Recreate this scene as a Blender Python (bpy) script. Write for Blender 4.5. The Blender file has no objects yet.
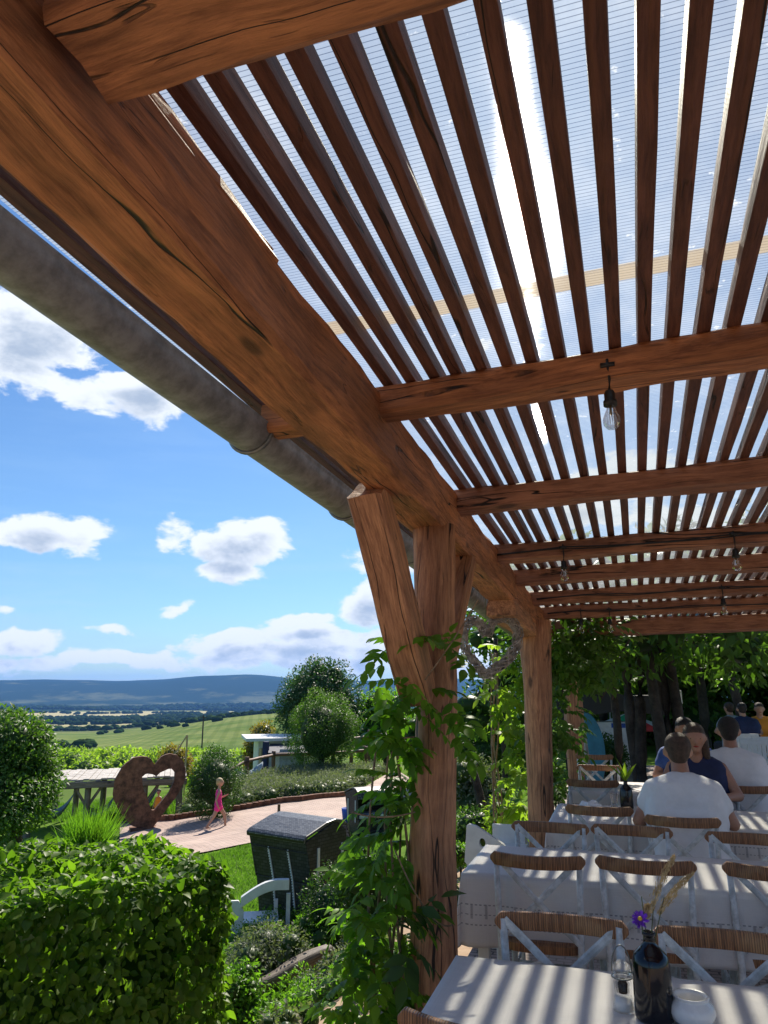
import bpy, bmesh, math, random
import numpy as np
from mathutils import Vector, Matrix, Euler, noise
R = math.radians
random.seed(7); rng = np.random.default_rng(7)
S = bpy.context.scene; COL = S.collection
# ------------------------------------------------------------------ camera
F, H = 740.0, 1.65
PIT = math.atan(178/F); YAW = math.atan(236/(F/math.cos(PIT)))
cd = bpy.data.cameras.new('camera'); cam = bpy.data.objects.new('camera', cd); COL.objects.link(cam)
cd.sensor_fit = 'VERTICAL'; cd.sensor_height = 36; cd.lens = 36*F/1024
cd.clip_start = .05; cd.clip_end = 60000
cam.location = (0, 0, H); cam.rotation_euler = (R(90)+PIT, 0, YAW); S.camera = cam
# ------------------------------------------------------------------ light
SUN_EL, SUN_AZ = 43.5, -5.2            # azimuth from +Y towards +X
S.view_settings.view_transform = 'Standard'; S.view_settings.look = 'None'
S.view_settings.gamma = 1; S.view_settings.exposure = 0.80
sd = Vector((math.sin(R(SUN_AZ))*math.cos(R(SUN_EL)), math.cos(R(SUN_AZ))*math.cos(R(SUN_EL)), math.sin(R(SUN_EL))))
sl = bpy.data.lights.new('sun', 'SUN'); so = bpy.data.objects.new('sun', sl); COL.objects.link(so)
sl.energy = 4.8; sl.angle = R(.7); sl.color = (1, .91, .78)
so.rotation_euler = sd.to_track_quat('Z', 'Y').to_euler(); so.location = (0, 0, 30)
W = bpy.data.worlds.new('World'); S.world = W; W.use_nodes = True
# projection helpers of the photographed view, used to read real positions off known heights
FW = Vector((-math.sin(YAW)*math.cos(PIT), math.cos(YAW)*math.cos(PIT), math.sin(PIT)))
RT = Vector((math.cos(YAW), math.sin(YAW), 0)); UP = RT.cross(FW); C0 = Vector((0, 0, H))
def ray(x, y): return (FW*F + RT*(x-384) + UP*(512-y)).normalized()
def pz(x, y, z): d = ray(x, y); return C0 + d*((z-H)/d.z)
def pY(x, y, Y): d = ray(x, y); return C0 + d*(Y/d.y)
def pd(x, y, D): d = ray(x, y); return C0 + d*(D/math.hypot(d.x, d.y))
# ------------------------------------------------------------------ node helpers
class NT:
    def __init__(s, nt): s.nt = nt
    def n(s, typ, **kw):
        nd = s.nt.nodes.new(typ)
        for k, v in kw.items():
            if k.startswith('i_'): s.set(nd, k[2:].replace('_', ' '), v)
            else: setattr(nd, k, v)
        return nd
    def set(s, nd, key, v):
        sock = nd.inputs[int(key)] if str(key).isdigit() else nd.inputs[key]
        if isinstance(v, bpy.types.NodeSocket): s.nt.links.new(v, sock)
        else: sock.default_value = v
    def m(s, op, a, b=None, c=None, clamp=False):
        nd = s.nt.nodes.new('ShaderNodeMath'); nd.operation = op; nd.use_clamp = clamp
        for i, v in enumerate((a, b, c)):
            if v is not None: s.set(nd, i, v)
        return nd.outputs[0]
    def vm(s, op, a, b=None, scale=None):
        nd = s.nt.nodes.new('ShaderNodeVectorMath'); nd.operation = op
        s.set(nd, 0, a)
        if b is not None: s.set(nd, 1, b)
        if scale is not None: s.set(nd, 'Scale', scale)
        return nd.outputs['Value'] if op in ('DOT_PRODUCT', 'LENGTH', 'DISTANCE') else nd.outputs[0]
    def mix(s, f, a, b, blend='MIX'):
        nd = s.nt.nodes.new('ShaderNodeMix'); nd.data_type = 'RGBA'; nd.blend_type = blend
        nd.clamp_factor = True
        s.set(nd, 0, f); s.set(nd, 6, a); s.set(nd, 7, b); return nd.outputs[2]
    def noise(s, vec, scale, detail=4, rough=.55, dist=0):
        nd = s.nt.nodes.new('ShaderNodeTexNoise'); s.set(nd, 'Vector', vec)
        nd.inputs['Scale'].default_value = scale; nd.inputs['Detail'].default_value = detail
        nd.inputs['Roughness'].default_value = rough; nd.inputs['Distortion'].default_value = dist
        return nd.outputs['Fac']
    def ramp(s, f, stops, interp='LINEAR'):
        nd = s.nt.nodes.new('ShaderNodeValToRGB'); s.set(nd, 0, f); cr = nd.color_ramp; cr.interpolation = interp
        while len(cr.elements) < len(stops): cr.elements.new(.5)
        for e, (p, c) in zip(cr.elements, stops):
            e.position = p; e.color = (*c, 1) if len(c) == 3 else c
        return nd.outputs[0]
    def smooth(s, v, a, b):
        nd = s.nt.nodes.new('ShaderNodeMapRange'); nd.interpolation_type = 'SMOOTHSTEP'
        s.set(nd, 0, v); nd.inputs[1].default_value = a; nd.inputs[2].default_value = b; return nd.outputs[0]
    def mapping(s, vec, scale=(1, 1, 1), loc=(0, 0, 0)):
        nd = s.nt.nodes.new('ShaderNodeMapping'); s.set(nd, 'Vector', vec)
        nd.inputs['Scale'].default_value = scale; nd.inputs['Location'].default_value = loc; return nd.outputs[0]
    def bump(s, h, strength, dist):
        nd = s.nt.nodes.new('ShaderNodeBump'); s.set(nd, 'Height', h)
        nd.inputs['Strength'].default_value = strength; nd.inputs['Distance'].default_value = dist
        return nd.outputs[0]
def c4(c): return (*c, 1) if len(c) == 3 else c
# ------------------------------------------------------------------ sky
w = NT(W.node_tree); W.node_tree.nodes.clear()
sky = w.n('ShaderNodeTexSky', sky_type='NISHITA'); sky.sun_disc = False
sky.sun_elevation = R(SUN_EL); sky.sun_rotation = R(SUN_AZ); sky.altitude = 200
sky.air_density = 1.15; sky.dust_density = .3; sky.ozone_density = 2.2
tc = w.n('ShaderNodeTexCoord'); dirv = w.vm('NORMALIZE', tc.outputs['Generated'])
def cloud_field(vec):
    wob = w.n('ShaderNodeTexNoise'); w.set(wob, 'Vector', vec); wob.inputs['Scale'].default_value = 9; wob.inputs['Detail'].default_value = 3
    wv = w.vm('SCALE', w.vm('SUBTRACT', wob.outputs['Color'], (.5, .5, .5)), scale=.07)
    v2 = w.vm('ADD', vec, wv)
    tot = None
    for (px, py, rx, ry, a) in [(20, 335, 88, 55, 1.1), (135, 395, 95, 36, 1.0), (215, 425, 40, 20, .7), (48, 533, 62, 23, 1.15),
                                (243, 543, 52, 30, 1.15), (175, 532, 38, 24, .75), (232, 572, 44, 18, 1.0), (176, 600, 36, 12, .8),
                                (362, 604, 44, 24, 1.1), (300, 620, 40, 13, 1.0), (225, 643, 66, 14, 1.1), (110, 628, 40, 9, .8),
                                (20, 638, 55, 15, 1.15), (330, 638, 80, 20, 1.15), (100, 660, 140, 13, 1.0), (270, 658, 140, 17, 1.1), (5, 603, 22, 9, .7), (390, 560, 60, 30, .8), (470, 660, 120, 24, .9), (500, 600, 80, 30, .7)]:
        c = ray(px, py)
        ax = Vector((0, 0, 1)).cross(c).normalized(); ay = c.cross(ax)
        k = F/max(.5, c.dot(FW))  # px per tangent unit, roughly
        k = k*1.0
        dx = w.m('MULTIPLY', w.vm('DOT_PRODUCT', v2, tuple(ax)), F/rx); dy = w.m('MULTIPLY', w.vm('DOT_PRODUCT', v2, tuple(ay)), F/ry)
        d = w.m('SQRT', w.m('ADD', w.m('MULTIPLY', dx, dx), w.m('MULTIPLY', dy, dy)))
        front = w.m('GREATER_THAN', w.vm('DOT_PRODUCT', v2, tuple(c)), 0.)
        g = w.m('MULTIPLY', w.m('MULTIPLY', w.smooth(d, 1.45, .0), a), front)
        tot = g if tot is None else w.m('MAXIMUM', tot, g)
    st = w.mapping(vec, scale=(1, 1, 1.9))
    n1 = w.noise(st, 13, 9, .6, .25)
    # elsewhere in the sky: scattered fair-weather cloud
    n0 = w.noise(st, 3.2, 7, .55, .3)
    sep = w.n('ShaderNodeSeparateXYZ'); w.set(sep, 0, vec)
    rt = w.smooth(w.vm('DOT_PRODUCT', vec, tuple(RT)), -.05, .2)
    back = w.smooth(w.vm('DOT_PRODUCT', vec, tuple(FW)), .45, .2)
    other = w.m('MULTIPLY', w.smooth(n0, .54, .68), w.m('MAXIMUM', rt, back))
    tot = w.m('MAXIMUM', tot, w.m('MULTIPLY', other, .8))
    n4 = w.noise(st, 45, 5, .6)
    return w.m('ADD', w.m('ADD', tot, w.m('MULTIPLY', w.m('SUBTRACT', n1, .5), 1.7)), w.m('MULTIPLY', w.m('SUBTRACT', n4, .5), .35))
cf = cloud_field(dirv)
cf_up = cloud_field(w.vm('ADD', dirv, (.004, .0, .02)))
mask = w.smooth(cf, .38, .66)
# backlit cumulus: bright thin rims, blue-grey thick bellies
thick = w.smooth(w.m('MULTIPLY', w.m('ADD', cf, cf_up), .5), .62, 1.15)
ccol = w.mix(thick, (8.6, 9.1, 9.8, 1), (4.0, 4.9, 6.4, 1))
wisp = w.noise(w.mapping(dirv, scale=(1, 1, 6)), 5, 6, .6, .4)
sz = w.n('ShaderNodeSeparateXYZ'); w.set(sz, 0, dirv)
low = w.smooth(sz.outputs[2], .26, .02)
skyc = w.mix(w.m('MULTIPLY', w.m('MULTIPLY', w.smooth(wisp, .42, .75), .42), w.m('ADD', low, .25)), sky.outputs[0], (7.5, 8.0, 8.6, 1))
skyc = w.mix(1.0, skyc, (.62, .86, 1.12, 1), 'MULTIPLY')
fin = w.mix(mask, skyc, ccol)
bg = w.n('ShaderNodeBackground'); w.set(bg, 'Color', fin); bg.inputs['Strength'].default_value = .066
wo = w.n('ShaderNodeOutputWorld'); w.nt.links.new(bg.outputs[0], wo.inputs['Surface'])
# ------------------------------------------------------------------ materials
MATS = {}
def newmat(name):
    m = bpy.data.materials.new(name); m.use_nodes = True; m.node_tree.nodes.clear(); MATS[name] = m
    t = NT(m.node_tree); out = t.n('ShaderNodeOutputMaterial'); return m, t, out
def pbsdf(t, out, col, rough=.6, nrm=None, **kw):
    p = t.n('ShaderNodeBsdfPrincipled'); t.set(p, 'Base Color', c4(col) if isinstance(col, tuple) else col)
    t.set(p, 'Roughness', rough)
    if nrm is not None: t.set(p, 'Normal', nrm)
    for k, v in kw.items(): t.set(p, k.replace('_', ' '), v)
    t.nt.links.new(p.outputs[0], out.inputs['Surface']); return p
def plain(name, col, rough=.6, var=.12, vs=6, bs=.15, bd=.004, **kw):
    m, t, out = newmat(name); tc = t.n('ShaderNodeTexCoord')
    n = t.noise(tc.outputs['Object'], vs, 6, .65)
    n2 = t.noise(tc.outputs['Object'], vs*9, 3, .6)
    a = tuple(min(1, x*(1+var)) for x in col); b = tuple(x*(1-var*1.6) for x in col)
    col_ = t.mix(t.smooth(n, .3, .7), c4(b), c4(a))
    pbsdf(t, out, col_, t.m('ADD', t.m('MULTIPLY', n2, .25), rough-.12), t.bump(n2, bs, bd), **kw); return m
def wood(name, dark, light, crack=(.02, .008, .004), gs=1.0, rough=.62, knots=True, bands=.5):
    """long axis = local X"""
    m, t, out = newmat(name); tc = t.n('ShaderNodeTexCoord'); oi = t.n('ShaderNodeObjectInfo')
    off = t.vm('SCALE', (7.3, 3.1, 5.7), scale=oi.outputs['Random'])
    v = t.vm('ADD', tc.outputs['Object'], off)
    wv = t.n('ShaderNodeTexNoise'); t.set(wv, 'Vector', t.mapping(v, (1.3, 3, 3))); wv.inputs['Scale'].default_value = 1.5
    v2 = t.vm('ADD', v, t.vm('SCALE', t.vm('SUBTRACT', wv.outputs['Color'], (.5, .5, .5)), scale=.06))
    g1 = t.noise(t.mapping(v2, (2.6*gs, 24*gs, 24*gs)), 1.6, 8, .72)
    g2 = t.noise(t.mapping(v2, (.8*gs, 7*gs, 7*gs)), 1.2, 4, .6)
    g3 = t.noise(v, 2.2, 5, .6)
    ck = t.noise(t.mapping(v2, (.20, 6.0, 6.0)), 1.5, 2, .4)
    line = t.m('ABSOLUTE', t.m('SUBTRACT', ck, .5))
    line = t.m('MULTIPLY', t.smooth(line, .0065, .002), t.smooth(g3, .40, .50))
    ck2 = t.noise(t.mapping(v2, (1.1, 17, 17)), 1.5, 2, .4)
    line = t.m('MAXIMUM', line, t.m('MULTIPLY', t.smooth(t.m('ABSOLUTE', t.m('SUBTRACT', ck2, .5)), .012, .004), t.m('MULTIPLY', t.smooth(t.noise(v, 5, 3), .58, .66), .6)))
    g4 = t.noise(t.mapping(v2, (2.2*gs, 60*gs, 60*gs)), 2.2, 5, .7)
    col = t.mix(t.smooth(t.m('ADD', t.m('MULTIPLY', g1, .65), t.m('MULTIPLY', g4, .35)), .36, .62), c4(dark), c4(light))
    col = t.mix(t.m('MULTIPLY', t.smooth(g2, .4, .65), bands), col, c4(tuple(x*.5 for x in dark)))
    col = t.mix(t.m('MULTIPLY', t.smooth(g3, .5, .75), .45), col, c4(tuple(x*1.25 for x in light)))
    if knots:
        vo = t.n('ShaderNodeTexVoronoi'); t.set(vo, 'Vector', t.mapping(v, (1.0, 2.6, 2.6))); vo.inputs['Scale'].default_value = 1.7
        col = t.mix(t.m('MULTIPLY', t.smooth(vo.outputs['Distance'], .13, .05), .85), col, c4(tuple(x*.35 for x in dark)))
    col = t.mix(line, col, c4(crack))
    h = t.m('SUBTRACT', t.m('ADD', t.m('MULTIPLY', g1, .5), t.m('MULTIPLY', g2, .6)), t.m('MULTIPLY', line, 1.2))
    pbsdf(t, out, col, rough, t.bump(h, .9, .018)); return m
def leafmat(name, a, b, trans=.45, rough=.42, yellow=None):
    m, t, out = newmat(name); g = t.n('ShaderNodeNewGeometry'); rnd = g.outputs['Random Per Island']
    tc = t.n('ShaderNodeTexCoord')
    n = t.noise(tc.outputs['Object'], 1.1, 3, .6)
    f = t.m('ADD', t.m('MULTIPLY', rnd, .6), t.m('MULTIPLY', t.smooth(n, .35, .65), .4))
    stops = [(0, a), (.85, b)]
    if yellow: stops.append((1, yellow))
    col = t.ramp(f, stops)
    p = t.n('ShaderNodeBsdfPrincipled'); t.set(p, 'Base Color', col); p.inputs['Roughness'].default_value = rough
    p.inputs['Specular IOR Level'].default_value = .3
    tr = t.n('ShaderNodeBsdfTranslucent'); t.set(tr, 'Color', t.mix(1, col, (1.45, 1.75, .55, 1), 'MULTIPLY'))
    mx = t.n('ShaderNodeMixShader'); mx.inputs[0].default_value = trans
    t.nt.links.new(p.outputs[0], mx.inputs[1]); t.nt.links.new(tr.outputs[0], mx.inputs[2])
    t.nt.links.new(mx.outputs[0], out.inputs['Surface']); return m
M = MATS
wood('beam_wood', (.21, .070, .026), (.62, .245, .095))
wood('post_wood', (.25, .100, .048), (.64, .310, .155))
wood('rafter_wood', (.20, .075, .038), (.46, .20, .105), bands=.35)
wood('slat_wood', (.085, .028, .018), (.22, .082, .045), bands=.3, knots=False)
wood('grey_wood', (.12, .095, .075), (.30, .25, .20))
wood('log_bark', (.06, .045, .035), (.24, .19, .14), bands=.7)
wood('fence_wood', (.10, .045, .028), (.22, .11, .07))
wood('plank_wood', (.34, .30, .26), (.60, .56, .50), gs=.6)
plain('white_paint', (.70, .71, .70), .5, .06, 12)
plain('chair_paint', (.55, .57, .58), .42, .22, 22)
plain('zinc', (.27, .285, .28), .6, .22, 14, .3, .003, Metallic=.25)
plain('zinc_band', (.20, .21, .20), .4, .2, 20, Metallic=.7)
plain('black_plastic', (.012, .012, .013), .45, .1)
plain('brass', (.30, .22, .10), .35, .1, Metallic=.8)
plain('rust', (.19, .085, .05), .85, .4, 7, .5, .01)
plain('skin', (.52, .29, .20), .5, .08, 12)
plain('skin_tan', (.40, .20, .13), .5, .08, 12)
plain('hair_dark', (.020, .014, .012), .6, .3, 40, .6, .01)
plain('hair_brown', (.07, .04, .025), .6, .3, 40, .6, .01)
plain('hair_blond', (.50, .38, .20), .6, .2, 40, .6, .01)
plain('shirt_white', (.78, .78, .80), .85, .04, 9, .25, .012)
plain('cloth_white', (.78, .77, .77), .85, .04, 14)
plain('trousers_dark', (.03, .035, .05), .8, .2)
plain('dress_blue', (.035, .09, .30), .8, .2)
plain('pink_fabric', (.85, .03, .28), .7, .1)
plain('orange_fabric', (.85, .33, .03), .7, .1)
plain('navy_fabric', (.012, .022, .085), .75, .2)
plain('blue_fabric', (.03, .10, .45), .7, .2)
plain('grey_fabric', (.32, .36, .42), .7, .2)
plain('red_fabric', (.60, .03, .03), .7, .1)
plain('green_fabric', (.02, .38, .17), .7, .1)
plain('stucco', (.72, .70, .66), .85, .08, 3)
plain('slate', (.05, .06, .09), .7, .2)
plain('turquoise', (.04, .22, .33), .5, .15)
plain('ceramic', (.74, .73, .72), .25, .05)
plain('petal', (.22, .04, .60), .6, .3, 60)
plain('flower_eye', (.75, .50, .05), .7, .1)
plain('straw', (.55, .42, .22), .8, .2, 40)
plain('wicker_twig', (.36, .31, .27), .75, .4, 25)
plain('stem', (.10, .12, .035), .7, .3, 20)
plain('vine_stem', (.28, .19, .11), .75, .3, 20)
plain('bark', (.055, .042, .033), .85, .4, 5, .8, .03)
plain('soil', (.10, .070, .048), .95, .35, 8, .6, .03)
plain('black_glass', (.004, .005, .009), .10, .1, 5, 0, .001)
plain('pepper', (.03, .02, .015), .9, .5, 200)
plain('salt_red', (.35, .04, .03), .6)
leafmat('leaf_hedge', (.055, .115, .013), (.15, .25, .026), .58, .45, (.20, .30, .04))
leafmat('leaf_vine', (.06, .14, .016), (.15, .28, .035), .58, .42, (.20, .28, .04))
leafmat('leaf_bright', (.12, .20, .03), (.26, .34, .06), .62, .5, (.34, .36, .10))
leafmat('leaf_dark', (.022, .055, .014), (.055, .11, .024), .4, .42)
leafmat('leaf_mid', (.045, .10, .018), (.10, .18, .035), .42, .45)
leafmat('leaf_blue', (.022, .065, .028), (.055, .12, .045), .3, .5)
leafmat('leaf_orange', (.12, .14, .02), (.28, .16, .03), .4, .5)
leafmat('leaf_sage', (.10, .125, .085), (.20, .22, .16), .3, .7)
leafmat('leaf_red', (.12, .05, .04), (.26, .10, .08), .35, .6)
leafmat('leaf_grass', (.06, .13, .02), (.13, .24, .04), .45, .55)
plain('far_foliage', (.028, .055, .020), .95, .3, .05)
MATS['far_foliage'].node_tree.nodes['Principled BSDF'].inputs['Specular IOR Level'].default_value = 0
def mk_wicker():
    m, t, out = newmat('wicker_brown'); tc = t.n('ShaderNodeTexCoord')
    wv = t.n('ShaderNodeTexWave'); t.set(wv, 'Vector', tc.outputs['Object']); wv.inputs['Scale'].default_value = 42
    wv.bands_direction = 'X'; wv.inputs['Distortion'].default_value = .6; wv.inputs['Detail Scale'].default_value = 2
    n = t.noise(t.mapping(tc.outputs['Object'], (160, 8, 8)), 1, 3, .6); n2 = t.noise(tc.outputs['Object'], 9, 3)
    col = t.mix(t.smooth(n, .3, .7), (.13, .050, .02, 1), (.42, .19, .08, 1))
    col = t.mix(t.m('MULTIPLY', t.smooth(n2, .5, .7), .5), col, (.46, .27, .13, 1))
    col = t.mix(t.m('MULTIPLY', t.smooth(wv.outputs['Fac'], .25, 0), .75), col, (.03, .013, .007, 1))
    pbsdf(t, out, col, .42, t.bump(wv.outputs['Fac'], .6, .004))
    # black strandkorb weave
    m, t, out = newmat('basket_weave'); tc = t.n('ShaderNodeTexCoord')
    br = t.n('ShaderNodeTexBrick'); sx = t.n('ShaderNodeSeparateXYZ'); t.set(sx, 0, tc.outputs['Object'])
    cx = t.n('ShaderNodeCombineXYZ'); t.set(cx, 0, t.m('ADD', sx.outputs[0], sx.outputs[1])); t.set(cx, 1, sx.outputs[2])
    t.set(br, 'Vector', cx.outputs[0]); br.inputs['Scale'].default_value = 7; br.inputs['Color1'].default_value = (.045, .046, .052, 1)
    br.inputs['Color2'].default_value = (.012, .012, .014, 1); br.inputs['Mortar'].default_value = (.002, .002, .002, 1)
    br.inputs['Mortar Size'].default_value = .035; br.inputs['Row Height'].default_value = .3; br.inputs['Brick Width'].default_value = .6
    pbsdf(t, out, br.outputs['Color'], .55, t.bump(br.outputs['Fac'], -1.0, .01))
    m, t, out = newmat('lit_hood_weave'); tc = t.n('ShaderNodeTexCoord')  # same black weave, grey of the sky-lit top put into its colour
    br = t.n('ShaderNodeTexBrick'); t.set(br, 'Vector', tc.outputs['Object']); br.inputs['Scale'].default_value = 15
    br.inputs['Color1'].default_value = (.030, .032, .036, 1); br.inputs['Color2'].default_value = (.16, .165, .17, 1); br.inputs['Mortar'].default_value = (.004, .004, .004, 1)
    br.inputs['Mortar Size'].default_value = .04; br.inputs['Row Height'].default_value = .3; br.inputs['Brick Width'].default_value = .6
    pbsdf(t, out, br.outputs['Color'], .38, t.bump(br.outputs['Fac'], -1.0, .01))
    # stripes
    for nm, a, b, s in (('stripe_blue', (.70, .72, .76), (.02, .05, .22), 7), ('stripe_red', (.75, .72, .70), (.55, .04, .04), 5), ('hammock_cloth', (.45, .50, .50), (.07, .16, .28), 9)):
        m, t, out = newmat(nm); tc = t.n('ShaderNodeTexCoord')
        wv = t.n('ShaderNodeTexWave'); t.set(wv, 'Vector', tc.outputs['Object']); wv.inputs['Scale'].default_value = s; wv.bands_direction = 'Y'
        pbsdf(t, out, t.mix(t.smooth(wv.outputs['Fac'], .48, .52), c4(a), c4(b)), .8)
    m, t, out = newmat('clear_glass'); g = t.n('ShaderNodeBsdfGlass'); g.inputs['IOR'].default_value = 1.45; g.inputs['Roughness'].default_value = .01
    tr = t.n('ShaderNodeBsdfTransparent'); mx = t.n('ShaderNodeMixShader'); mx.inputs[0].default_value = .6
    t.nt.links.new(g.outputs[0], mx.inputs[1]); t.nt.links.new(tr.outputs[0], mx.inputs[2]); t.nt.links.new(mx.outputs[0], out.inputs['Surface'])
mk_wicker()
RDW = ray(638, 735); RCW = -ray(-1350, 705)
def mk_sheet():
    """ribbed translucent polycarbonate; ribs run along local X, local Y runs down the terrace"""
    m, t, out = newmat('polycarbonate'); tc = t.n('ShaderNodeTexCoord'); o = tc.outputs['Object']
    sx = t.n('ShaderNodeSeparateXYZ'); t.set(sx, 0, o)
    ph = t.m('MULTIPLY', sx.outputs[1], 2*math.pi/.0125)
    wave = t.m('SINE', ph)
    n = t.noise(o, 3.0, 6, .65); n2 = t.noise(t.mapping(o, (1, 1, 1)), 22, 4, .6)
    rib = t.smooth(wave, .80, .98)
    spot = t.smooth(n2, .64, .72)
    dirt = t.m('ADD', t.m('MULTIPLY', t.smooth(n, .4, .8), .22), .24)
    hgt = t.m('ADD', wave, t.m('MULTIPLY', n2, 1.2))
    gN = t.n('ShaderNodeNewGeometry')
    wn = t.n('ShaderNodeTexWhiteNoise'); wn.noise_dimensions = '3D'; t.set(wn, 'Vector', t.vm('SCALE', o, scale=9137.0))   # microscopic rib flanks
    sl1 = t.m('TANGENT', t.m('MULTIPLY', t.m('SUBTRACT', wn.outputs['Value'], .5), 2.7))
    n3 = t.m('MULTIPLY', t.m('SUBTRACT', t.noise(o, 35, 2), .5), .10)
    fl = t.vm('SCALE', tuple(RDW), scale=sl1); fl = t.vm('ADD', fl, t.vm('SCALE', tuple(RCW), scale=n3))
    b = t.vm('NORMALIZE', t.vm('ADD', gN.outputs['Normal'], fl))
    tp = t.n('ShaderNodeBsdfTransparent'); t.set(tp, 'Color', t.mix(rib, (.72, .75, .71, 1), (.40, .42, .41, 1)))
    rf = t.n('ShaderNodeBsdfRefraction'); rf.inputs['IOR'].default_value = 1.2; rf.inputs['Roughness'].default_value = .095
    rf2 = t.n('ShaderNodeBsdfRefraction'); rf2.inputs['IOR'].default_value = 1.07; rf2.inputs['Roughness'].default_value = .36; t.set(rf2, 'Normal', b)
    mr = t.n('ShaderNodeMixShader'); mr.inputs[0].default_value = .62; t.nt.links.new(rf.outputs[0], mr.inputs[1]); t.nt.links.new(rf2.outputs[0], mr.inputs[2])
    t.set(rf, 'Color', t.mix(rib, (.92, .95, .98, 1), (.3, .32, .34, 1))); t.set(rf, 'Normal', b)
    tl = t.n('ShaderNodeBsdfTranslucent'); t.set(tl, 'Color', t.mix(rib, (.72, .74, .72, 1), (.26, .27, .29, 1)))
    gl = t.n('ShaderNodeBsdfGlossy'); gl.inputs['Roughness'].default_value = .25; gl.inputs['Color'].default_value = (.6, .6, .6, 1)
    m1 = t.n('ShaderNodeMixShader'); m1.inputs[0].default_value = .035
    t.nt.links.new(tp.outputs[0], m1.inputs[1]); t.nt.links.new(mr.outputs[0], m1.inputs[2])
    m2 = t.n('ShaderNodeMixShader'); t.set(m2, 0, t.m('ADD', dirt, t.m('MULTIPLY', spot, .35)))
    t.nt.links.new(m1.outputs[0], m2.inputs[1]); t.nt.links.new(tl.outputs[0], m2.inputs[2])
    m3 = t.n('ShaderNodeMixShader'); m3.inputs[0].default_value = .04
    t.nt.links.new(m2.outputs[0], m3.inputs[1]); t.nt.links.new(gl.outputs[0], m3.inputs[2])
    t.nt.links.new(m3.outputs[0], out.inputs['Surface'])
mk_sheet()
m, t, out = newmat('lap_tape'); tp = t.n('ShaderNodeBsdfTransparent'); tl = t.n('ShaderNodeBsdfTranslucent'); tc = t.n('ShaderNodeTexCoord')
t.set(tl, 'Color', t.mix(t.noise(tc.outputs['Object'], 9, 5), (.42, .30, .18, 1), (.62, .50, .36, 1))); mx = t.n('ShaderNodeMixShader'); mx.inputs[0].default_value = .88
t.nt.links.new(tp.outputs[0], mx.inputs[1]); t.nt.links.new(tl.outputs[0], mx.inputs[2]); t.nt.links.new(mx.outputs[0], out.inputs['Surface'])
def mk_linen():
    """white linen with drawn-thread hem; attribute 'hem' = distance from the hem in metres"""
    m, t, out = newmat('linen'); tc = t.n('ShaderNodeTexCoord'); o = tc.outputs['Object']
    at = t.n('ShaderNodeAttribute'); at.attribute_name = 'hem'; h = at.outputs['Fac']
    at2 = t.n('ShaderNodeAttribute'); at2.attribute_name = 'along'; al = at2.outputs['Fac']
    def band(c, wd): return t.smooth(t.m('ABSOLUTE', t.m('SUBTRACT', h, c)), wd, wd*.4)
    dash = t.m('GREATER_THAN', t.m('FRACT', t.m('MULTIPLY', al, 45)), .45)
    tick = t.m('MULTIPLY', t.smooth(t.m('ABSOLUTE', t.m('SUBTRACT', t.m('FRACT', t.m('MULTIPLY', al, 14)), .5)), .12, .05), t.smooth(t.m('ABSOLUTE', t.m('SUBTRACT', h, .16)), .036, .03))
    ln = t.m('MAXIMUM', t.m('MULTIPLY', t.m('MAXIMUM', band(.10, .004), t.m('MAXIMUM', band(.19, .004), band(.145, .003))), dash), t.m('MULTIPLY', tick, .7))
    edge = t.smooth(h, .012, .004)
    wv1 = t.noise(t.mapping(o, (300, 6, 6)), 1, 2); wv2 = t.noise(t.mapping(o, (6, 300, 300)), 1, 2)
    weave = t.m('ADD', wv1, wv2); n = t.noise(o, 3, 5, .6)
    cr = t.noise(t.mapping(o, (1, 1, .6)), 7, 6, .62, .6)
    col = t.mix(t.smooth(n, .3, .7), (.76, .735, .72, 1), (.84, .81, .79, 1))
    col = t.mix(t.m('MULTIPLY', t.smooth(weave, .85, 1.2), .12), col, (.5, .48, .48, 1))
    col = t.mix(t.m('MULTIPLY', ln, .72), col, (.17, .17, .19, 1)); col = t.mix(t.m('MULTIPLY', edge, .25), col, (.3, .3, .32, 1))
    p = t.n('ShaderNodeBsdfPrincipled'); t.set(p, 'Base Color', col); p.inputs['Roughness'].default_value = .88
    t.set(p, 'Normal', t.bump(t.m('ADD', t.m('MULTIPLY', weave, .12), t.m('MULTIPLY', cr, 1.0)), .55, .012))
    tl = t.n('ShaderNodeBsdfTranslucent'); t.set(tl, 'Color', col); mx = t.n('ShaderNodeMixShader'); mx.inputs[0].default_value = .25
    t.nt.links.new(p.outputs[0], mx.inputs[1]); t.nt.links.new(tl.outputs[0], mx.inputs[2]); t.nt.links.new(mx.outputs[0], out.inputs['Surface'])
    for nm, c1, c2, mo, sc, sp in (('terrace_pavers', (.36, .27, .24), (.27, .22, .20), (.08, .07, .06), 5.0, 4), ('path_pavers', (.44, .31, .26), (.36, .26, .22), (.16, .12, .10), 2.6, 3)):
        m, t, out = newmat(nm); tc = t.n('ShaderNodeTexCoord'); o = tc.outputs['Object']
        br = t.n('ShaderNodeTexBrick'); t.set(br, 'Vector', o); br.inputs['Scale'].default_value = sc
        br.inputs['Color1'].default_value = c4(c1); br.inputs['Color2'].default_value = c4(c2); br.inputs['Mortar'].default_value = c4(mo); br.inputs['Mortar Size'].default_value = .03
        n = t.noise(o, 1.3, 6, .6)
        col = t.mix(t.m('MULTIPLY', t.smooth(n, .4, .7), .45), br.outputs['Color'], (.55, .42, .35, 1))
        pbsdf(t, out, col, .8, t.bump(br.outputs['Fac'], -.6, .006))
mk_linen()
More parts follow.
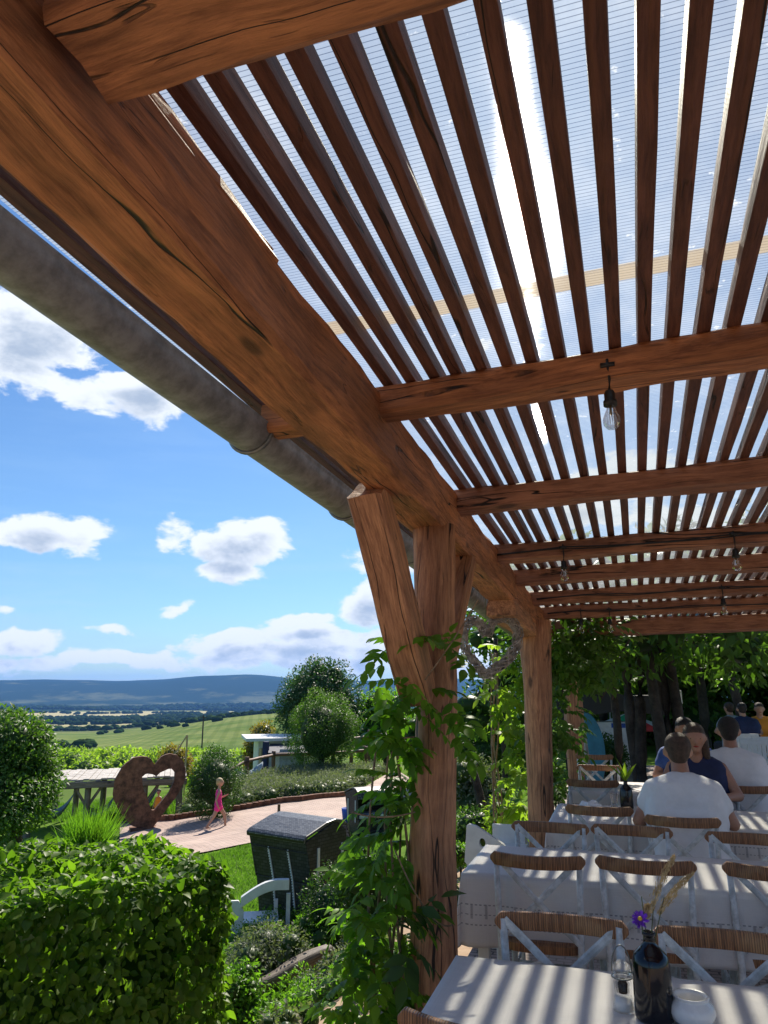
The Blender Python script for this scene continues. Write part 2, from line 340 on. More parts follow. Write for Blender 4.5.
def mk_terrain():
    m, t, out = newmat('terrain'); g = t.n('ShaderNodeNewGeometry'); P = g.outputs['Position']
    sx = t.n('ShaderNodeSeparateXYZ'); t.set(sx, 0, P)
    flat = t.n('ShaderNodeCombineXYZ'); t.set(flat, 0, sx.outputs[0]); t.set(flat, 1, sx.outputs[1])
    dist = t.vm('LENGTH', flat.outputs[0])
    # near: grass & soil
    n = t.noise(P, .8, 6, .6); n2 = t.noise(P, 14, 4, .7); n3 = t.noise(P, 60, 3, .7)
    near = t.mix(t.smooth(n, .35, .65), (.07, .14, .022, 1), (.14, .235, .045, 1))
    near = t.mix(t.m('MULTIPLY', t.smooth(n2, .5, .7), .6), near, (.16, .20, .05, 1))
    near = t.mix(t.m('MULTIPLY', t.smooth(n3, .5, .7), .5), near, (.03, .06, .012, 1))
    near = t.mix(t.m('MAXIMUM', t.m('MULTIPLY', t.smooth(sx.outputs[1], 2.6, 1.6), 1.0), t.m('MULTIPLY', t.smooth(sx.outputs[0], -3.3, -2.6), t.smooth(sx.outputs[1], 12, 10))), near, t.mix(n2, (.30, .21, .14, 1), (.48, .37, .27, 1)))   # sandy bank; unseen pale ground round the camera added to bounce warm light
    # far: field mosaic
    wob = t.n('ShaderNodeTexNoise'); t.set(wob, 'Vector', P); wob.inputs['Scale'].default_value = .0015
    vv = t.vm('ADD', flat.outputs[0], t.vm('SCALE', wob.outputs['Color'], scale=350))
    rot = t.n('ShaderNodeMapping'); t.set(rot, 'Vector', vv); rot.inputs['Rotation'].default_value = (0, 0, R(-14)); rot.inputs['Scale'].default_value = (.0011, .0026, 1)
    vo = t.n('ShaderNodeTexVoronoi', distance='CHEBYCHEV'); t.set(vo, 'Vector', rot.outputs[0]); vo.inputs['Scale'].default_value = 1.0
    sc = t.n('ShaderNodeSeparateColor'); t.set(sc, 0, vo.outputs['Color'])
    fld = t.ramp(sc.outputs[0], [(0, (.07, .12, .035)), (.25, (.12, .17, .05)), (.45, (.30, .26, .13)), (.6, (.09, .15, .04)), (.75, (.42, .36, .22)), (.88, (.16, .20, .07))], 'CONSTANT')
    fn = t.noise(t.mapping(vv, (.0012, .0035, 1)), 1, 6, .6)
    fld = t.mix(t.smooth(fn, .47, .55), fld, (.025, .050, .018, 1))
    vine = t.mix(t.smooth(t.noise(P, .02, 5, .6), .35, .65), (.10, .155, .045, 1), (.19, .225, .08, 1))
    vr = t.m('SINE', t.m('MULTIPLY', t.m('ADD', sx.outputs[0], t.m('MULTIPLY', sx.outputs[1], .5)), .55))
    vine = t.mix(t.m('MULTIPLY', t.smooth(vr, -.2, .6), .25), vine, (.05, .09, .02, 1))
    bn = t.m('ADD', dist, t.m('MULTIPLY', t.m('SUBTRACT', t.noise(t.mapping(P, (.0011, .0011, 1)), 1, 4), .5), 1100))
    def bd(a, b, e=60): return t.m('MULTIPLY', t.smooth(bn, a-e, a+e), t.smooth(bn, b+e, b-e))
    fld = t.mix(.55, fld, (.20, .22, .09, 1)); dk = t.m('MAXIMUM', bd(2300, 3350), t.m('MAXIMUM', bd(4700, 6300, 100), bd(1450, 1650)))
    fld = t.mix(t.m('MAXIMUM', bd(3450, 4500), bd(1900, 2200)), fld, (.40, .36, .20, 1)); fld = t.mix(dk, fld, (.022, .045, .018, 1))
    far = t.mix(t.smooth(dist, 1250, 1450), vine, fld)
    hn = t.m('ADD', t.noise(P, .0016, 7, .65), t.m('MULTIPLY', t.smooth(sx.outputs[2], 30, -110), .10)); hn2 = t.noise(P, .009, 4, .7)
    hill = t.mix(t.smooth(hn, .56, .68), (.018, .036, .016, 1), (.10, .115, .055, 1))
    hill = t.mix(t.smooth(hn2, .5, .8), hill, (.015, .03, .013, 1))
    far = t.mix(t.smooth(t.m('ADD', sx.outputs[2], t.m('MULTIPLY', hn, 60)), -85, -60), far, hill) if False else t.mix(t.smooth(dist, 6300, 6900), far, hill)
    col = t.mix(t.smooth(dist, 45, 80), near, far)
    pp = pbsdf(t, out, col, .95, t.bump(n2, .4, .02)); pp.inputs['Specular IOR Level'].default_value = 0
mk_terrain()
# ------------------------------------------------------------------ object helpers
def tag(o, label=None, cat=None, group=None, kind=None):
    if label: o['label'] = label
    if cat: o['category'] = cat
    if group: o['group'] = group
    if kind: o['kind'] = kind
    return o
def thing(name, label, cat, loc=(0, 0, 0), rz=0, group=None, kind=None):
    o = bpy.data.objects.new(name, None); COL.objects.link(o); o.location = loc; o.rotation_euler = (0, 0, rz); o.empty_display_size = .1
    return tag(o, label, cat, group, kind)
def mesh_obj(name, verts, faces, mats, parent=None, smooth=False, mi=None):
    me = bpy.data.meshes.new(name); me.from_pydata([tuple(v) for v in verts], [], faces); 
    for m in (mats if isinstance(mats, (list, tuple)) else [mats]): me.materials.append(MATS[m])
    if mi is not None: me.polygons.foreach_set('material_index', mi)
    if smooth: me.polygons.foreach_set('use_smooth', [True]*len(me.polygons))
    me.update(); o = bpy.data.objects.new(name, me); COL.objects.link(o)
    if parent is not None: o.parent = parent
    return o
def link_mesh(name, me, parent=None):
    o = bpy.data.objects.new(name, me); COL.objects.link(o)
    if parent is not None: o.parent = parent
    return o
def np_mesh(name, V, Q, mats, smooth=True, mi=None):
    """V (n,3), Q (m,4) quads"""
    me = bpy.data.meshes.new(name); me.vertices.add(len(V)); me.vertices.foreach_set('co', V.astype(np.float32).ravel())
    me.loops.add(Q.size); me.loops.foreach_set('vertex_index', Q.astype(np.int32).ravel())
    me.polygons.add(len(Q)); me.polygons.foreach_set('loop_start', np.arange(0, Q.size, 4, dtype=np.int32))
    for m in (mats if isinstance(mats, (list, tuple)) else [mats]): me.materials.append(MATS[m])
    if mi is not None: me.polygons.foreach_set('material_index', mi.astype(np.int32))
    me.polygons.foreach_set('use_smooth', [smooth]*len(Q)); me.update(calc_edges=True); me.validate(); return me
class MB:
    """collects shapes into one mesh"""
    def __init__(s): s.v = []; s.f = []; s.mi = []
    def add(s, v, f, mi=0):
        b = len(s.v); s.v += [tuple(p) for p in v]; s.f += [tuple(i+b for i in q) for q in f]; s.mi += [mi]*len(f)
    def box(s, c, d, rz=0, mi=0, rot=None):
        hx, hy, hz = d[0]/2, d[1]/2, d[2]/2; m = (rot.to_matrix() if rot is not None else Matrix.Rotation(rz, 3, 'Z'))
        vs = [Vector(c)+m@Vector((x*hx, y*hy, z*hz)) for x, y, z in ((-1,-1,-1),(1,-1,-1),(1,1,-1),(-1,1,-1),(-1,-1,1),(1,-1,1),(1,1,1),(-1,1,1))]
        s.add(vs, [(0,3,2,1),(4,5,6,7),(0,1,5,4),(1,2,6,5),(2,3,7,6),(3,0,4,7)], mi)
    def tube(s, pts, r, n=8, mi=0, cap=True, flat=1.0, upv=(0, 0, 1)):
        pts = [Vector(p) for p in pts]; rs = r if isinstance(r, (list, tuple)) else [r]*len(pts); vs = []
        up = Vector(upv)
        for i, p in enumerate(pts):
            d = (pts[min(i+1, len(pts)-1)]-pts[max(i-1, 0)]).normalized()
            a = d.cross(up)
            if a.length < .05: a = d.cross(Vector((1, 0, 0)))
            a.normalize(); b = a.cross(d)
            for k in range(n):
                th = 2*math.pi*k/n; vs.append(p+a*math.cos(th)*rs[i]+b*math.sin(th)*rs[i]*flat)
        fs = [(i*n+k, i*n+(k+1)%n, (i+1)*n+(k+1)%n, (i+1)*n+k) for i in range(len(pts)-1) for k in range(n)]
        if cap: fs += [tuple(range(n-1, -1, -1)), tuple((len(pts)-1)*n+k for k in range(n))]
        s.add(vs, fs, mi)
    def lathe(s, prof, c=(0, 0, 0), n=24, mi=0):
        vs = [(c[0]+r*math.cos(2*math.pi*k/n), c[1]+r*math.sin(2*math.pi*k/n), c[2]+z) for r, z in prof for k in range(n)]
        s.add(vs, [(i*n+k, i*n+(k+1)%n, (i+1)*n+(k+1)%n, (i+1)*n+k) for i in range(len(prof)-1) for k in range(n)], mi)
    def sphere(s, c, r, n=10, mi=0, m=None):
        r = tuple(r) if hasattr(r, '__len__') else (r, r, r); vs = []; k2 = n*2
        for i in range(n+1):
            ph = math.pi*i/n
            for k in range(k2):
                th = 2*math.pi*k/k2; p = Vector((r[0]*math.sin(ph)*math.cos(th), r[1]*math.sin(ph)*math.sin(th), r[2]*math.cos(ph)))
                if m is not None: p = m@p
                vs.append(Vector(c)+p)
        s.add(vs, [(i*k2+k, (i+1)*k2+k, (i+1)*k2+(k+1)%k2, i*k2+(k+1)%k2) for i in range(n) for k in range(k2)], mi)
    def prism(s, outline, y0, y1, mi=0, holes=None):
        """outline in xz, extruded along y (outer ring only, optional same-length hole ring)"""
        n = len(outline)
        vs = [(x, y0, z) for x, z in outline]+[(x, y1, z) for x, z in outline]
        fs = [(k, (k+1)%n, n+(k+1)%n, n+k) for k in range(n)]
        if holes is None: fs += [tuple(range(n-1, -1, -1)), tuple(range(n, 2*n))]
        else:
            b = 2*n; vs += [(x, y0, z) for x, z in holes]+[(x, y1, z) for x, z in holes]
            fs += [(b+(k+1)%n, b+k, b+n+k, b+n+(k+1)%n) for k in range(n)]
            fs += [((k+1)%n, k, b+k, b+(k+1)%n) for k in range(n)]+[(n+k, n+(k+1)%n, b+n+(k+1)%n, b+n+k) for k in range(n)]
        s.add(vs, fs, mi)
    def build(s, name, mats, parent=None, smooth=False, bevel=0, loc=None):
        o = mesh_obj(name, s.v, s.f, mats, parent, smooth, s.mi)
        if bevel:
            b = o.modifiers.new('bevel', 'BEVEL'); b.width = bevel; b.segments = 2; b.limit_method = 'ANGLE'
        if loc is not None: o.location = loc
        return o
def timber(name, a, b, w, h, mat, parent=None, rough=.006, up=(0, 0, 1), seg=None, rnd=.18, bulge=None, taper=1, bend=None):
    """hewn timber: long axis local X from a to b; eased, uneven edges"""
    a, b = Vector(a), Vector(b); L = (b-a).length; X = (b-a).normalized(); Z = Vector(up); Y = Z.cross(X).normalized(); Z = X.cross(Y)
    seg = seg or max(4, int(L/.09)); n = 12; seed = random.random()*50
    vs = []
    for i in range(seg+1):
        t = i/seg; x = t*L; k = 1+(taper-1)*t
        if bulge: k *= bulge(t)
        for j in range(n):
            side = j//3; q = j % 3; c = 1-rnd
            base = [((-1), -c), ((-1), 0), ((-1), c)][q]
            yy, zz = base
            for _ in range(side): yy, zz = zz, -yy
            p = Vector((x, yy*w/2*k, zz*h/2*k))
            nn = noise.noise(Vector((x*1.6+seed, j*.9, seed)))*rough*1.3+noise.noise(Vector((x*6+seed, j*1.7, seed)))*rough*.6
            l = math.hypot(p.y, p.z) or 1; p.y += p.y/l*nn; p.z += p.z/l*nn
            if bend: p.y += bend(t)
            if i in (0, seg): p.x += noise.noise(Vector((j, seed, x)))*rough*1.5
            vs.append(p)
    fs = [(i*n+k, i*n+(k+1)%n, (i+1)*n+(k+1)%n, (i+1)*n+k) for i in range(seg) for k in range(n)]
    fs += [tuple(range(n-1, -1, -1)), tuple(seg*n+k for k in range(n))]
    o = mesh_obj(name, vs, fs, mat, parent)
    mw = Matrix((X, Y, Z)).transposed().to_4x4(); mw.translation = a
    o.matrix_local = (parent.matrix_world.inverted() if False else Matrix())@mw if parent is None else parent_inv(parent)@mw
    return o
def parent_inv(p):
    m = Matrix.Translation(p.location)@p.rotation_euler.to_matrix().to_4x4() if p.parent is None else parent_inv(p.parent).inverted()@p.matrix_local
    return m.inverted()
def logpole(name, pts, rs, mat, parent=None, rough=.012, n=14):
    """round log, long axis local X"""
    a, b = Vector(pts[0]), Vector(pts[-1]); X = (b-a).normalized(); Y = Vector((0, 1, .01)).cross(X).normalized()
    if abs(X.y) > .9: Y = Vector((0, 0, 1)).cross(X).normalized()
    Z = X.cross(Y); mw = Matrix((X, Y, Z)).transposed().to_4x4(); mw.translation = a; inv = mw.inverted()
    seed = random.random()*40; P = []; RR = []
    for i in range(len(pts)-1):
        m = max(2, int((Vector(pts[i+1])-Vector(pts[i])).length/.08))
        for k in range(m+(1 if i == len(pts)-2 else 0)):
            t = k/m; P.append(Vector(pts[i]).lerp(Vector(pts[i+1]), t)); RR.append(rs[i]*(1-t)+rs[i+1]*t)
    vs = []
    for i, p in enumerate(P):
        q = inv@p
        for k in range(n):
            th = 2*math.pi*k/n; cs = Vector((math.cos(th), math.sin(th), 0))
            r = RR[i]+noise.noise(Vector((q.x*1.8+seed, cs.x*.9, cs.y*.9)))*rough*1.6+noise.noise(Vector((q.x*1.2, cs.x*4+seed, cs.y*4)))*rough
            vs.append((q.x, q.y+cs.x*r, q.z+cs.y*r))
    fs = [(i*n+k, i*n+(k+1)%n, (i+1)*n+(k+1)%n, (i+1)*n+k) for i in range(len(P)-1) for k in range(n)]
    fs += [tuple(range(n-1, -1, -1)), tuple((len(P)-1)*n+k for k in range(n))]
    o = mesh_obj(name, vs, fs, mat, parent, True)
    o.matrix_local = mw if parent is None else parent_inv(parent)@mw
    return o
# leaves -------------------------------------------------------------
def leaves_VQ(P, D, N, L, Wd, segs=2, fold=.18, droop=.25):
    """P base points, D directions, N up normals, L lengths, Wd widths -> verts, quads"""
    D = D/np.linalg.norm(D, axis=1, keepdims=True); Sd = np.cross(D, N); Sd /= (np.linalg.norm(Sd, axis=1, keepdims=True)+1e-9); U = np.cross(Sd, D)
    if segs == 2: prof = [(0, .06), (.42, .5), (1, .04)]
    else: prof = [(0, .08), (.22, .40), (.5, .5), (.78, .28), (1, .02)]
    k = len(prof); n = len(P); V = np.zeros((n, k*3, 3))
    for i, (t, wv) in enumerate(prof):
        c = P + D*(L*t)[:, None] - U*(L*droop*t*t)[:, None]
        e = Sd*(Wd*wv)[:, None]; f = U*(Wd*wv*fold*2)[:, None]
        V[:, i*3] = c - e + f; V[:, i*3+1] = c; V[:, i*3+2] = c + e + f
    q = []
    for i in range(k-1):
        a = i*3; q += [(a, a+1, a+4, a+3), (a+1, a+2, a+5, a+4)]
    Q = (np.array(q)[None]+(np.arange(n)*k*3)[:, None, None]).reshape(-1, 4)
    return V.reshape(-1, 3), Q
def leaf_mesh(name, P, D, N, L, Wd, mat, core=None, segs=2, **kw):
    V, Q = leaves_VQ(P, D, N, L, Wd, segs, **kw); mats = [mat]; mi = None
    if core is not None:
        cv, cq, cm = core; b = len(V); V = np.vstack([V, cv]); Q2 = cq+b
        mi = np.concatenate([np.zeros(len(Q), int), np.ones(len(Q2), int)]); Q = np.vstack([Q, Q2]); mats.append(cm)
    return np_mesh(name, V, Q, mats, True, mi)
def rdirs(n): v = rng.normal(size=(n, 3)); return v/np.linalg.norm(v, axis=1, keepdims=True)
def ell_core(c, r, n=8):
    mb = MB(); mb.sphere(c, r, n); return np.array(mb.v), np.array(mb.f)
def clump_crown(name, blobs, per_m2, L, mat, parent=None, aspect=.55, inner=.8, core='leaf_dark', up=.35, shape=.22, fill=.3):
    """crown made of leafy blobs: [(cx,cy,cz,rx,ry,rz)]"""
    Ps = []; Ds = []; Ns = []; cores = []; cqs = []; off = 0
    for b in blobs:
        c = np.array(b[:3]); r = np.array(b[3:6]); area = 4*math.pi*((r[0]*r[1])**1.6/3+(r[0]*r[2])**1.6/3+(r[1]*r[2])**1.6/3)**(1/1.6)
        n = max(12, int(area*per_m2)); d = rdirs(n)
        rad = 1-np.abs(rng.normal(size=n))*shape; rad = np.where(rng.random(n) < fill, rng.random(n)**.5, rad); rad += rng.normal(size=n)*.05
        wob = np.array([noise.noise(Vector(tuple(x*2.3+c[0]))) for x in d])*.28 if n < 60000 else 0
        P = c+d*r*(rad+wob)[:, None]; Ps.append(P)
        dd = d+rdirs(n)*.8; dd[:, 2] -= .1; Ds.append(dd); nn = d*.7+rdirs(n)*.5; nn[:, 2] += up; Ns.append(nn)
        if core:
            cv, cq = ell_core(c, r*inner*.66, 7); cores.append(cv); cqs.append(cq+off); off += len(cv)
    P = np.vstack(Ps); D = np.vstack(Ds); N = np.vstack(Ns); n = len(P); Ls = L*(.65+.7*rng.random(n))
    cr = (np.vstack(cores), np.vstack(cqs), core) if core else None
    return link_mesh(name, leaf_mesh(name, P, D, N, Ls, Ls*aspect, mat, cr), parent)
def rand_blobs(c, r, n, br, seed=0):
    rs = np.random.default_rng(seed); out = []
    for _ in range(n):
        d = rs.normal(size=3); d /= np.linalg.norm(d); k = rs.random()**.4*.72; s = br*(.7+.6*rs.random())
        out.append((c[0]+d[0]*r[0]*k, c[1]+d[1]*r[1]*k, c[2]+d[2]*r[2]*k, s, s, s*.85))
    return out
# ------------------------------------------------------------------ ground
GU = [(-400, -1.5), (-5, -1.3), (3, -1.0), (7, -1.2), (11, -1.4), (20, -1.7), (31, -1.62), (35, -1.95), (42, -3.1), (60, -5.2), (100, -10.5), (300, -25), (500, -37), (900, -54), (1500, -74), (2500, -94), (4500, -120), (6500, -127), (7200, -95), (8600, 70), (9800, 125), (12000, 110), (20000, 60)]
FWH = Vector((-math.sin(YAW), math.cos(YAW)))
def sm(x, a, b): t = min(1, max(0, (x-a)/(b-a))); return t*t*(3-2*t)
def terrace_x(y): return -1.12
def ground(x, y):
    u = x*FWH.x+y*FWH.y; v = x*FWH.y-y*FWH.x   # v: to the right
    z = GU[0][1]
    for (a, za), (b, zb) in zip(GU, GU[1:]):
        if a <= u <= b: z = za+(zb-za)*(u-a)/(b-a); break
        if u > b: z = zb
    if u > 12: z -= .11*max(0, min(-v-3, 30))*sm(u, 12, 22)*(1-sm(u, 45, 90))
    if u > 200:
        z += 30*sm(v/u, -.40, -.12)*sm(u, 450, 1000)*(1-sm(u, 1350, 2300))
        z += noise.noise(Vector((x*.0012, y*.0012, 0)))*14*sm(u, 1200, 3000)
    if u > 6600:
        az = v/u
        z += (noise.noise(Vector((az*5+3, .3, 0)))*60+noise.noise(Vector((az*17, 2.3, u*.0004)))*24+10)*sm(u, 7000, 9000)
        z += (58*math.exp(-((az+.235)/.085)**2)-22*sm(az, -.38, -.5))*sm(u, 7000, 9000)
    # terrace side: bank climbs to the terrace level
    bank = sm(x, -3.6, terrace_x(y)) if y < 9 else sm(x, -3.6-(y-9)*.28, terrace_x(y)-(y-9)*.15+.5)
    bank *= 1-sm(u, 60, 140)
    z = z*(1-bank)+(-.06)*bank
    z += noise.noise(Vector((x*.7, y*.7, 1)))*.05*(1-bank)
    return z
def pg(x, y, far=4000, umax=33):
    d = ray(x, y); t = 1.0; p = C0+d*t
    far = min(far, umax/math.hypot(d.x, d.y)) if umax else far
    while t < far:
        p = C0+d*t
        if p.z <= ground(p.x, p.y): return Vector((p.x, p.y, ground(p.x, p.y)))
        t += max(.03, (p.z-ground(p.x, p.y))*.5)
    return Vector((p.x, p.y, ground(p.x, p.y)))
def gu(u, px):   # ground point at horizontal distance u along the image column px
    d = ray(px, 690); k = u/math.hypot(d.x, d.y); x, y = d.x*k, d.y*k
    return Vector((x, y, ground(x, y)))
rad = [0, .6, 1.2, 1.8]
while rad[-1] < 13500: rad.append(rad[-1]+max(.3, rad[-1]*.03))
NA = 300; angs = []
for i in range(NA): angs.append(2*math.pi*i/NA)
V = [(0, 0, ground(0, 0))]; Fc = []
angs = sorted([2*math.pi*i/96 for i in range(96)]+[R(90)+YAW+R(-45)+R(90)*i/260 for i in range(260)])
NA = len(angs)
for r in rad[1:]:
    for a in angs: x, y = r*math.cos(a), r*math.sin(a); V.append((x, y, ground(x, y)))
for k in range(NA): Fc.append((0, 1+k, 1+(k+1) % NA))
for i in range(len(rad)-2):
    b = 1+i*NA
    for k in range(NA): Fc.append((b+k, b+NA+k, b+NA+(k+1) % NA, b+(k+1) % NA))
tag(mesh_obj('terrain', V, Fc, 'terrain', smooth=True), kind='structure')
# terrace slab
mb = MB(); mb.box((4.0, 5.5, -.08), (10.1, 26, .16)); tag(mb.build('terrace_floor', 'terrace_pavers', bevel=.01), kind='structure')
# path following the ground
pathL = [(120, 822), (175, 821), (240, 811), (300, 802), (345, 797), (368, 786), (395, 772)]
pathR = [(120, 870), (190, 856), (262, 842), (330, 826), (352, 817), (385, 802), (430, 788)]
def strip(name, A, B, mat, lift, n=40, m=8):
    def samp(L, t):
        f = t*(len(L)-1); i = min(int(f), len(L)-2); k = f-i; return L[i].lerp(L[i+1], k)
    A = [pg(*p) for p in A]; B = [pg(*p) for p in B]; vs = []
    for i in range(n+1):
        a, b = samp(A, i/n), samp(B, i/n)
        for j in range(m+1): p = a.lerp(b, j/m); vs.append((p.x, p.y, ground(p.x, p.y)+lift))
    fs = [(i*(m+1)+j, (i+1)*(m+1)+j, (i+1)*(m+1)+j+1, i*(m+1)+j+1) for i in range(n) for j in range(m)]
    return mesh_obj(name, vs, fs, mat), A, B
po, PA, PB = strip('path', pathL, pathR, 'path_pavers', .03); tag(po, kind='structure')
mb = MB(); kp = []
for i in range(4*10+1):
    f = i/40*4; k = int(min(f, 3)); p = PA[k].lerp(PA[k+1], f-k); kp.append((p.x, p.y, ground(p.x, p.y)+.07))
for a, b in zip(kp, kp[1:]):
    a, b = Vector(a), Vector(b); c = (a+b)/2; d = b-a
    mb.box(c, (d.length*.97, .12, .2), math.atan2(d.y, d.x))
tag(mb.build('path_kerb', 'rust'), kind='structure')
# ------------------------------------------------------------------ haze
mb = MB(); mb.box((0, 0, 90), (32000, 32000, 500))
m, t, out = newmat('haze'); pv = t.n('ShaderNodeVolumePrincipled'); pv.inputs['Density'].default_value = 4.6e-5
pv.inputs['Color'].default_value = (.17, .42, 1.0, 1); pv.inputs['Anisotropy'].default_value = .2
t.nt.links.new(pv.outputs[0], out.inputs['Volume'])
hz = mb.build('haze', 'haze'); tag(hz, kind='stuff')
# ------------------------------------------------------------------ pergola
RD = ray(638, 735); RC = -ray(-1350, 705); RN = RC.cross(RD).normalized(); RC = RD.cross(RN).normalized()
RO = C0 + ray(385, 396)*(1.05/ray(385, 396).z)
def rf(c, d, n): return RO+RC*c+RD*d+RN*n
RM = Matrix((RC, RD, RN)).transposed().to_4x4(); RM.translation = RO
perg = thing('pergola', 'rustic timber pergola with dark slats under ribbed clear roofing over the dining tables', 'pergola', (-.85, 3.4, 0))
timber('main_beam', rf(-.092, -3.2, -.135), rf(-.092, 6.6, -.135), .20, .24, 'beam_wood', perg, .012, up=RN)
timber('top_plate', rf(-.035, -3.2, -.005), rf(-.045, -.9, -.03), .085, .07, 'beam_wood', perg, .014, up=RN)
for d, hh, ww, nlap in ((-2.9, .15, .15, .2), (-1.65, .19, .17, -.04), (0.0, .105, .115, .47), (1.2, .11, .11, .05), (2.38, .11, .12, .03), (3.18, .11, .11, .03), (4.1, .11, .11, .03), (4.95, .11, .11, .03), (6.0, .16, .16, .2)):
    k = -.115*1.0
    timber('rafter', rf(-nlap, d, -hh/2-.002), rf(4.7, d-.35 if d > -1 else d, -hh/2-.002), ww, hh, 'rafter_wood' if d > 0 else 'beam_wood', perg, .012, up=RN)
for i in range(-5, 55):
    c = i*.0863+.035+random.uniform(-.006, .006)
    if i in (-5, -4, -3, -2, -1): continue
    sl_ = timber('slat', rf(c, -3.1, .027), rf(c+random.uniform(-.008, .008), 6.3, .027), .039, .054, 'slat_wood', perg, .003, up=RN, seg=40, rnd=.08)
timber('slat', rf(-.42, -3.1, .021), rf(-.42, 6.3, .021), .06, .05, 'slat_wood', perg, .003, up=RN, seg=40, rnd=.08)
timber('slat', rf(-.50, -3.1, .021), rf(-.50, 6.3, .021), .05, .042, 'slat_wood', perg, .003, up=RN, seg=40, rnd=.08)
# sheet
vs = [(-.60, -3.15, .058), (4.75, -3.15, .058), (4.75, 6.45, .058), (-.60, 6.45, .058)]
ro = mesh_obj('roof_sheet', vs, [(3, 2, 1, 0)], 'polycarbonate', perg); ro.matrix_local = parent_inv(perg)@RM
lv = [rf(-.4, -.42, .063), rf(4.7, -.69, .063), rf(4.7, -.61, .063), rf(-.4, -.34, .063)]; mesh_obj('lap_strip', [v-perg.location for v in lv], [(0, 1, 2, 3)], 'lap_tape', perg)
# posts
logpole('post', [(-.835, 3.40, -.1), (-.835, 3.40, 1.0), (-.80, 3.40, 1.7), (-.80, 3.4, 2.42)], [.108, .102, .094, .10], 'post_wood', perg, .012)
logpole('post', [(-.72, 6.85, -.1), (-.71, 6.85, 1.0), (-.70, 6.85, 2.26)], [.112, .112, .145], 'post_wood', perg, .012)
logpole('post', [(-.60, 10.2, -.1), (-.60, 10.2, 2.1)], [.11, .12], 'post_wood', perg, .02)
logpole('post', [(-.84, -1.0, -.1), (-.84, -1.0, 2.6)], [.11, .11], 'post_wood', perg, .012)
bt = pY(377, 476, 2.86); bt2 = pY(428, 672, 3.30)
timber('brace', rf(-.165, .30, -.25), (-.86, 3.30, 1.62), .15, .14, 'post_wood', perg, .008, up=(1, 0, 0))
timber('brace', rf(-.06, 1.62, -.24), (-.82, 3.50, 1.66), .12, .12, 'post_wood', perg, .008, up=(1, 0, 0))
timber('corbel', rf(-.09, 3.0, -.30), rf(-.09, 5.2, -.30), .20, .13, 'post_wood', perg, .02, up=RN)
# gutter
mb = MB(); n = 16; rr = .088; prof = []
for k in range(n+1): th = math.pi+math.pi*k/n; prof.append((rr*math.cos(th), rr*math.sin(th)))
prof += [(rr+.006, .006), (rr-.004, .010)]
inner = [(x*.95, y*.95) for x, y in prof[:n+1]][::-1]
ring = prof+inner; gv = []; gs = 60
for i in range(gs+1):
    d = -3.2+9.8*i/gs
    for x, y in ring: gv.append(rf(-.548+.02*(d+.8)+x, d, -.080+y))
m_ = len(ring); gf = [(i*m_+k, i*m_+(k+1) % m_, (i+1)*m_+(k+1) % m_, (i+1)*m_+k) for i in range(gs) for k in range(m_)]
gut = mesh_obj('gutter', [v-perg.location for v in gv], gf, 'zinc', perg, True)
for d in (-.02, .94, 2.0, 3.4, -1.6, 4.8):
    mb = MB(); pts = []
    for k in range(17): th = math.pi*.98+math.pi*1.04*k/16; pts.append(rf(-.548+.02*(d+.8)+.093*math.cos(th), d, -.080+.093*math.sin(th))-perg.location)
    mb.tube(pts, .009, 6); mb.build('gutter_bracket', 'zinc_band', gut, True)
# ------------------------------------------------------------------ string lights
def string_light(d, cs, label, drop=.02, n_off=-.125, cmin=.05, face=-.07, sl=-.075):
    a = rf(cmin, d, n_off); t = thing('string_light', label, 'string light', tuple(a), 0, 'string lights along the rafters')
    mb = MB(); pts = []
    xs = sorted(set([cmin, 4.5]+list(np.linspace(cmin, 4.5, 36))+cs))
    for c in xs:
        sag = .018*abs(math.sin((c-cs[0])*3.1)); pts.append(rf(c, d+face+sl*c, -.055-sag)-a)
    mb.tube(pts, .0045, 6); mb.build('cord', 'black_plastic', t, True)
    mb = MB(); mb.tube([p+Vector((0, 0, -.008+.006*math.sin(i*.9))) for i, p in enumerate(pts)], .004, 6); mb.build('cord', 'black_plastic', t, True)
    for c in cs:
        p = rf(c, d+face-.006+sl*c, -.06)-a
        mb = MB(); mb.tube([p+Vector((0, 0, .02)), p, p+Vector((.003, 0, -.05)), p+Vector((0, 0, -.085))], .0048, 6)
        mb.tube([p+Vector((-.022, 0, 0)), p+Vector((.022, 0, 0))], .009, 8)
        q = p+Vector((0, 0, -.085)); mb.lathe([(0, 0), (.012, -.002), (.017, -.012), (.017, -.034), (.021, -.036), (.021, -.052), (0, -.052)], q, 14); sk = mb.build('socket', 'black_plastic', t, True)
        mb = MB(); q2 = q+Vector((0, 0, -.052)); mb.lathe([(.012, 0), (.013, -.012), (.022, -.032), (.0265, -.048), (.024, -.064), (.014, -.076), (0, -.079)], q2, 18)
        b = mb.build('bulb', 'clear_glass', t, True)
        mb = MB(); mb.tube([q2, q2+Vector((0, 0, -.03))], .004, 6)
        for k in range(4): mb.tube([q2+Vector((.004*math.cos(k*1.57), .004*math.sin(k*1.57), -.02)), q2+Vector((.010*math.cos(k*1.57+.4), .010*math.sin(k*1.57+.4), -.055))], .0008, 4)
        mb.build('filament', 'brass', b, True)
    return t
string_light(0.0, [.785, 2.3], 'black cord with hanging filament bulb along the nearest full rafter')
string_light(2.38, [.43, 1.40, 3.2], 'black cord with two small hanging bulbs along the third rafter', cmin=-.05)
string_light(4.1, [1.50, 2.9], 'black cord with a hanging bulb on a far rafter')
string_light(4.95, [.36, .62, 2.4], 'black cord with bulbs on the farthest rafter beside the foliage')
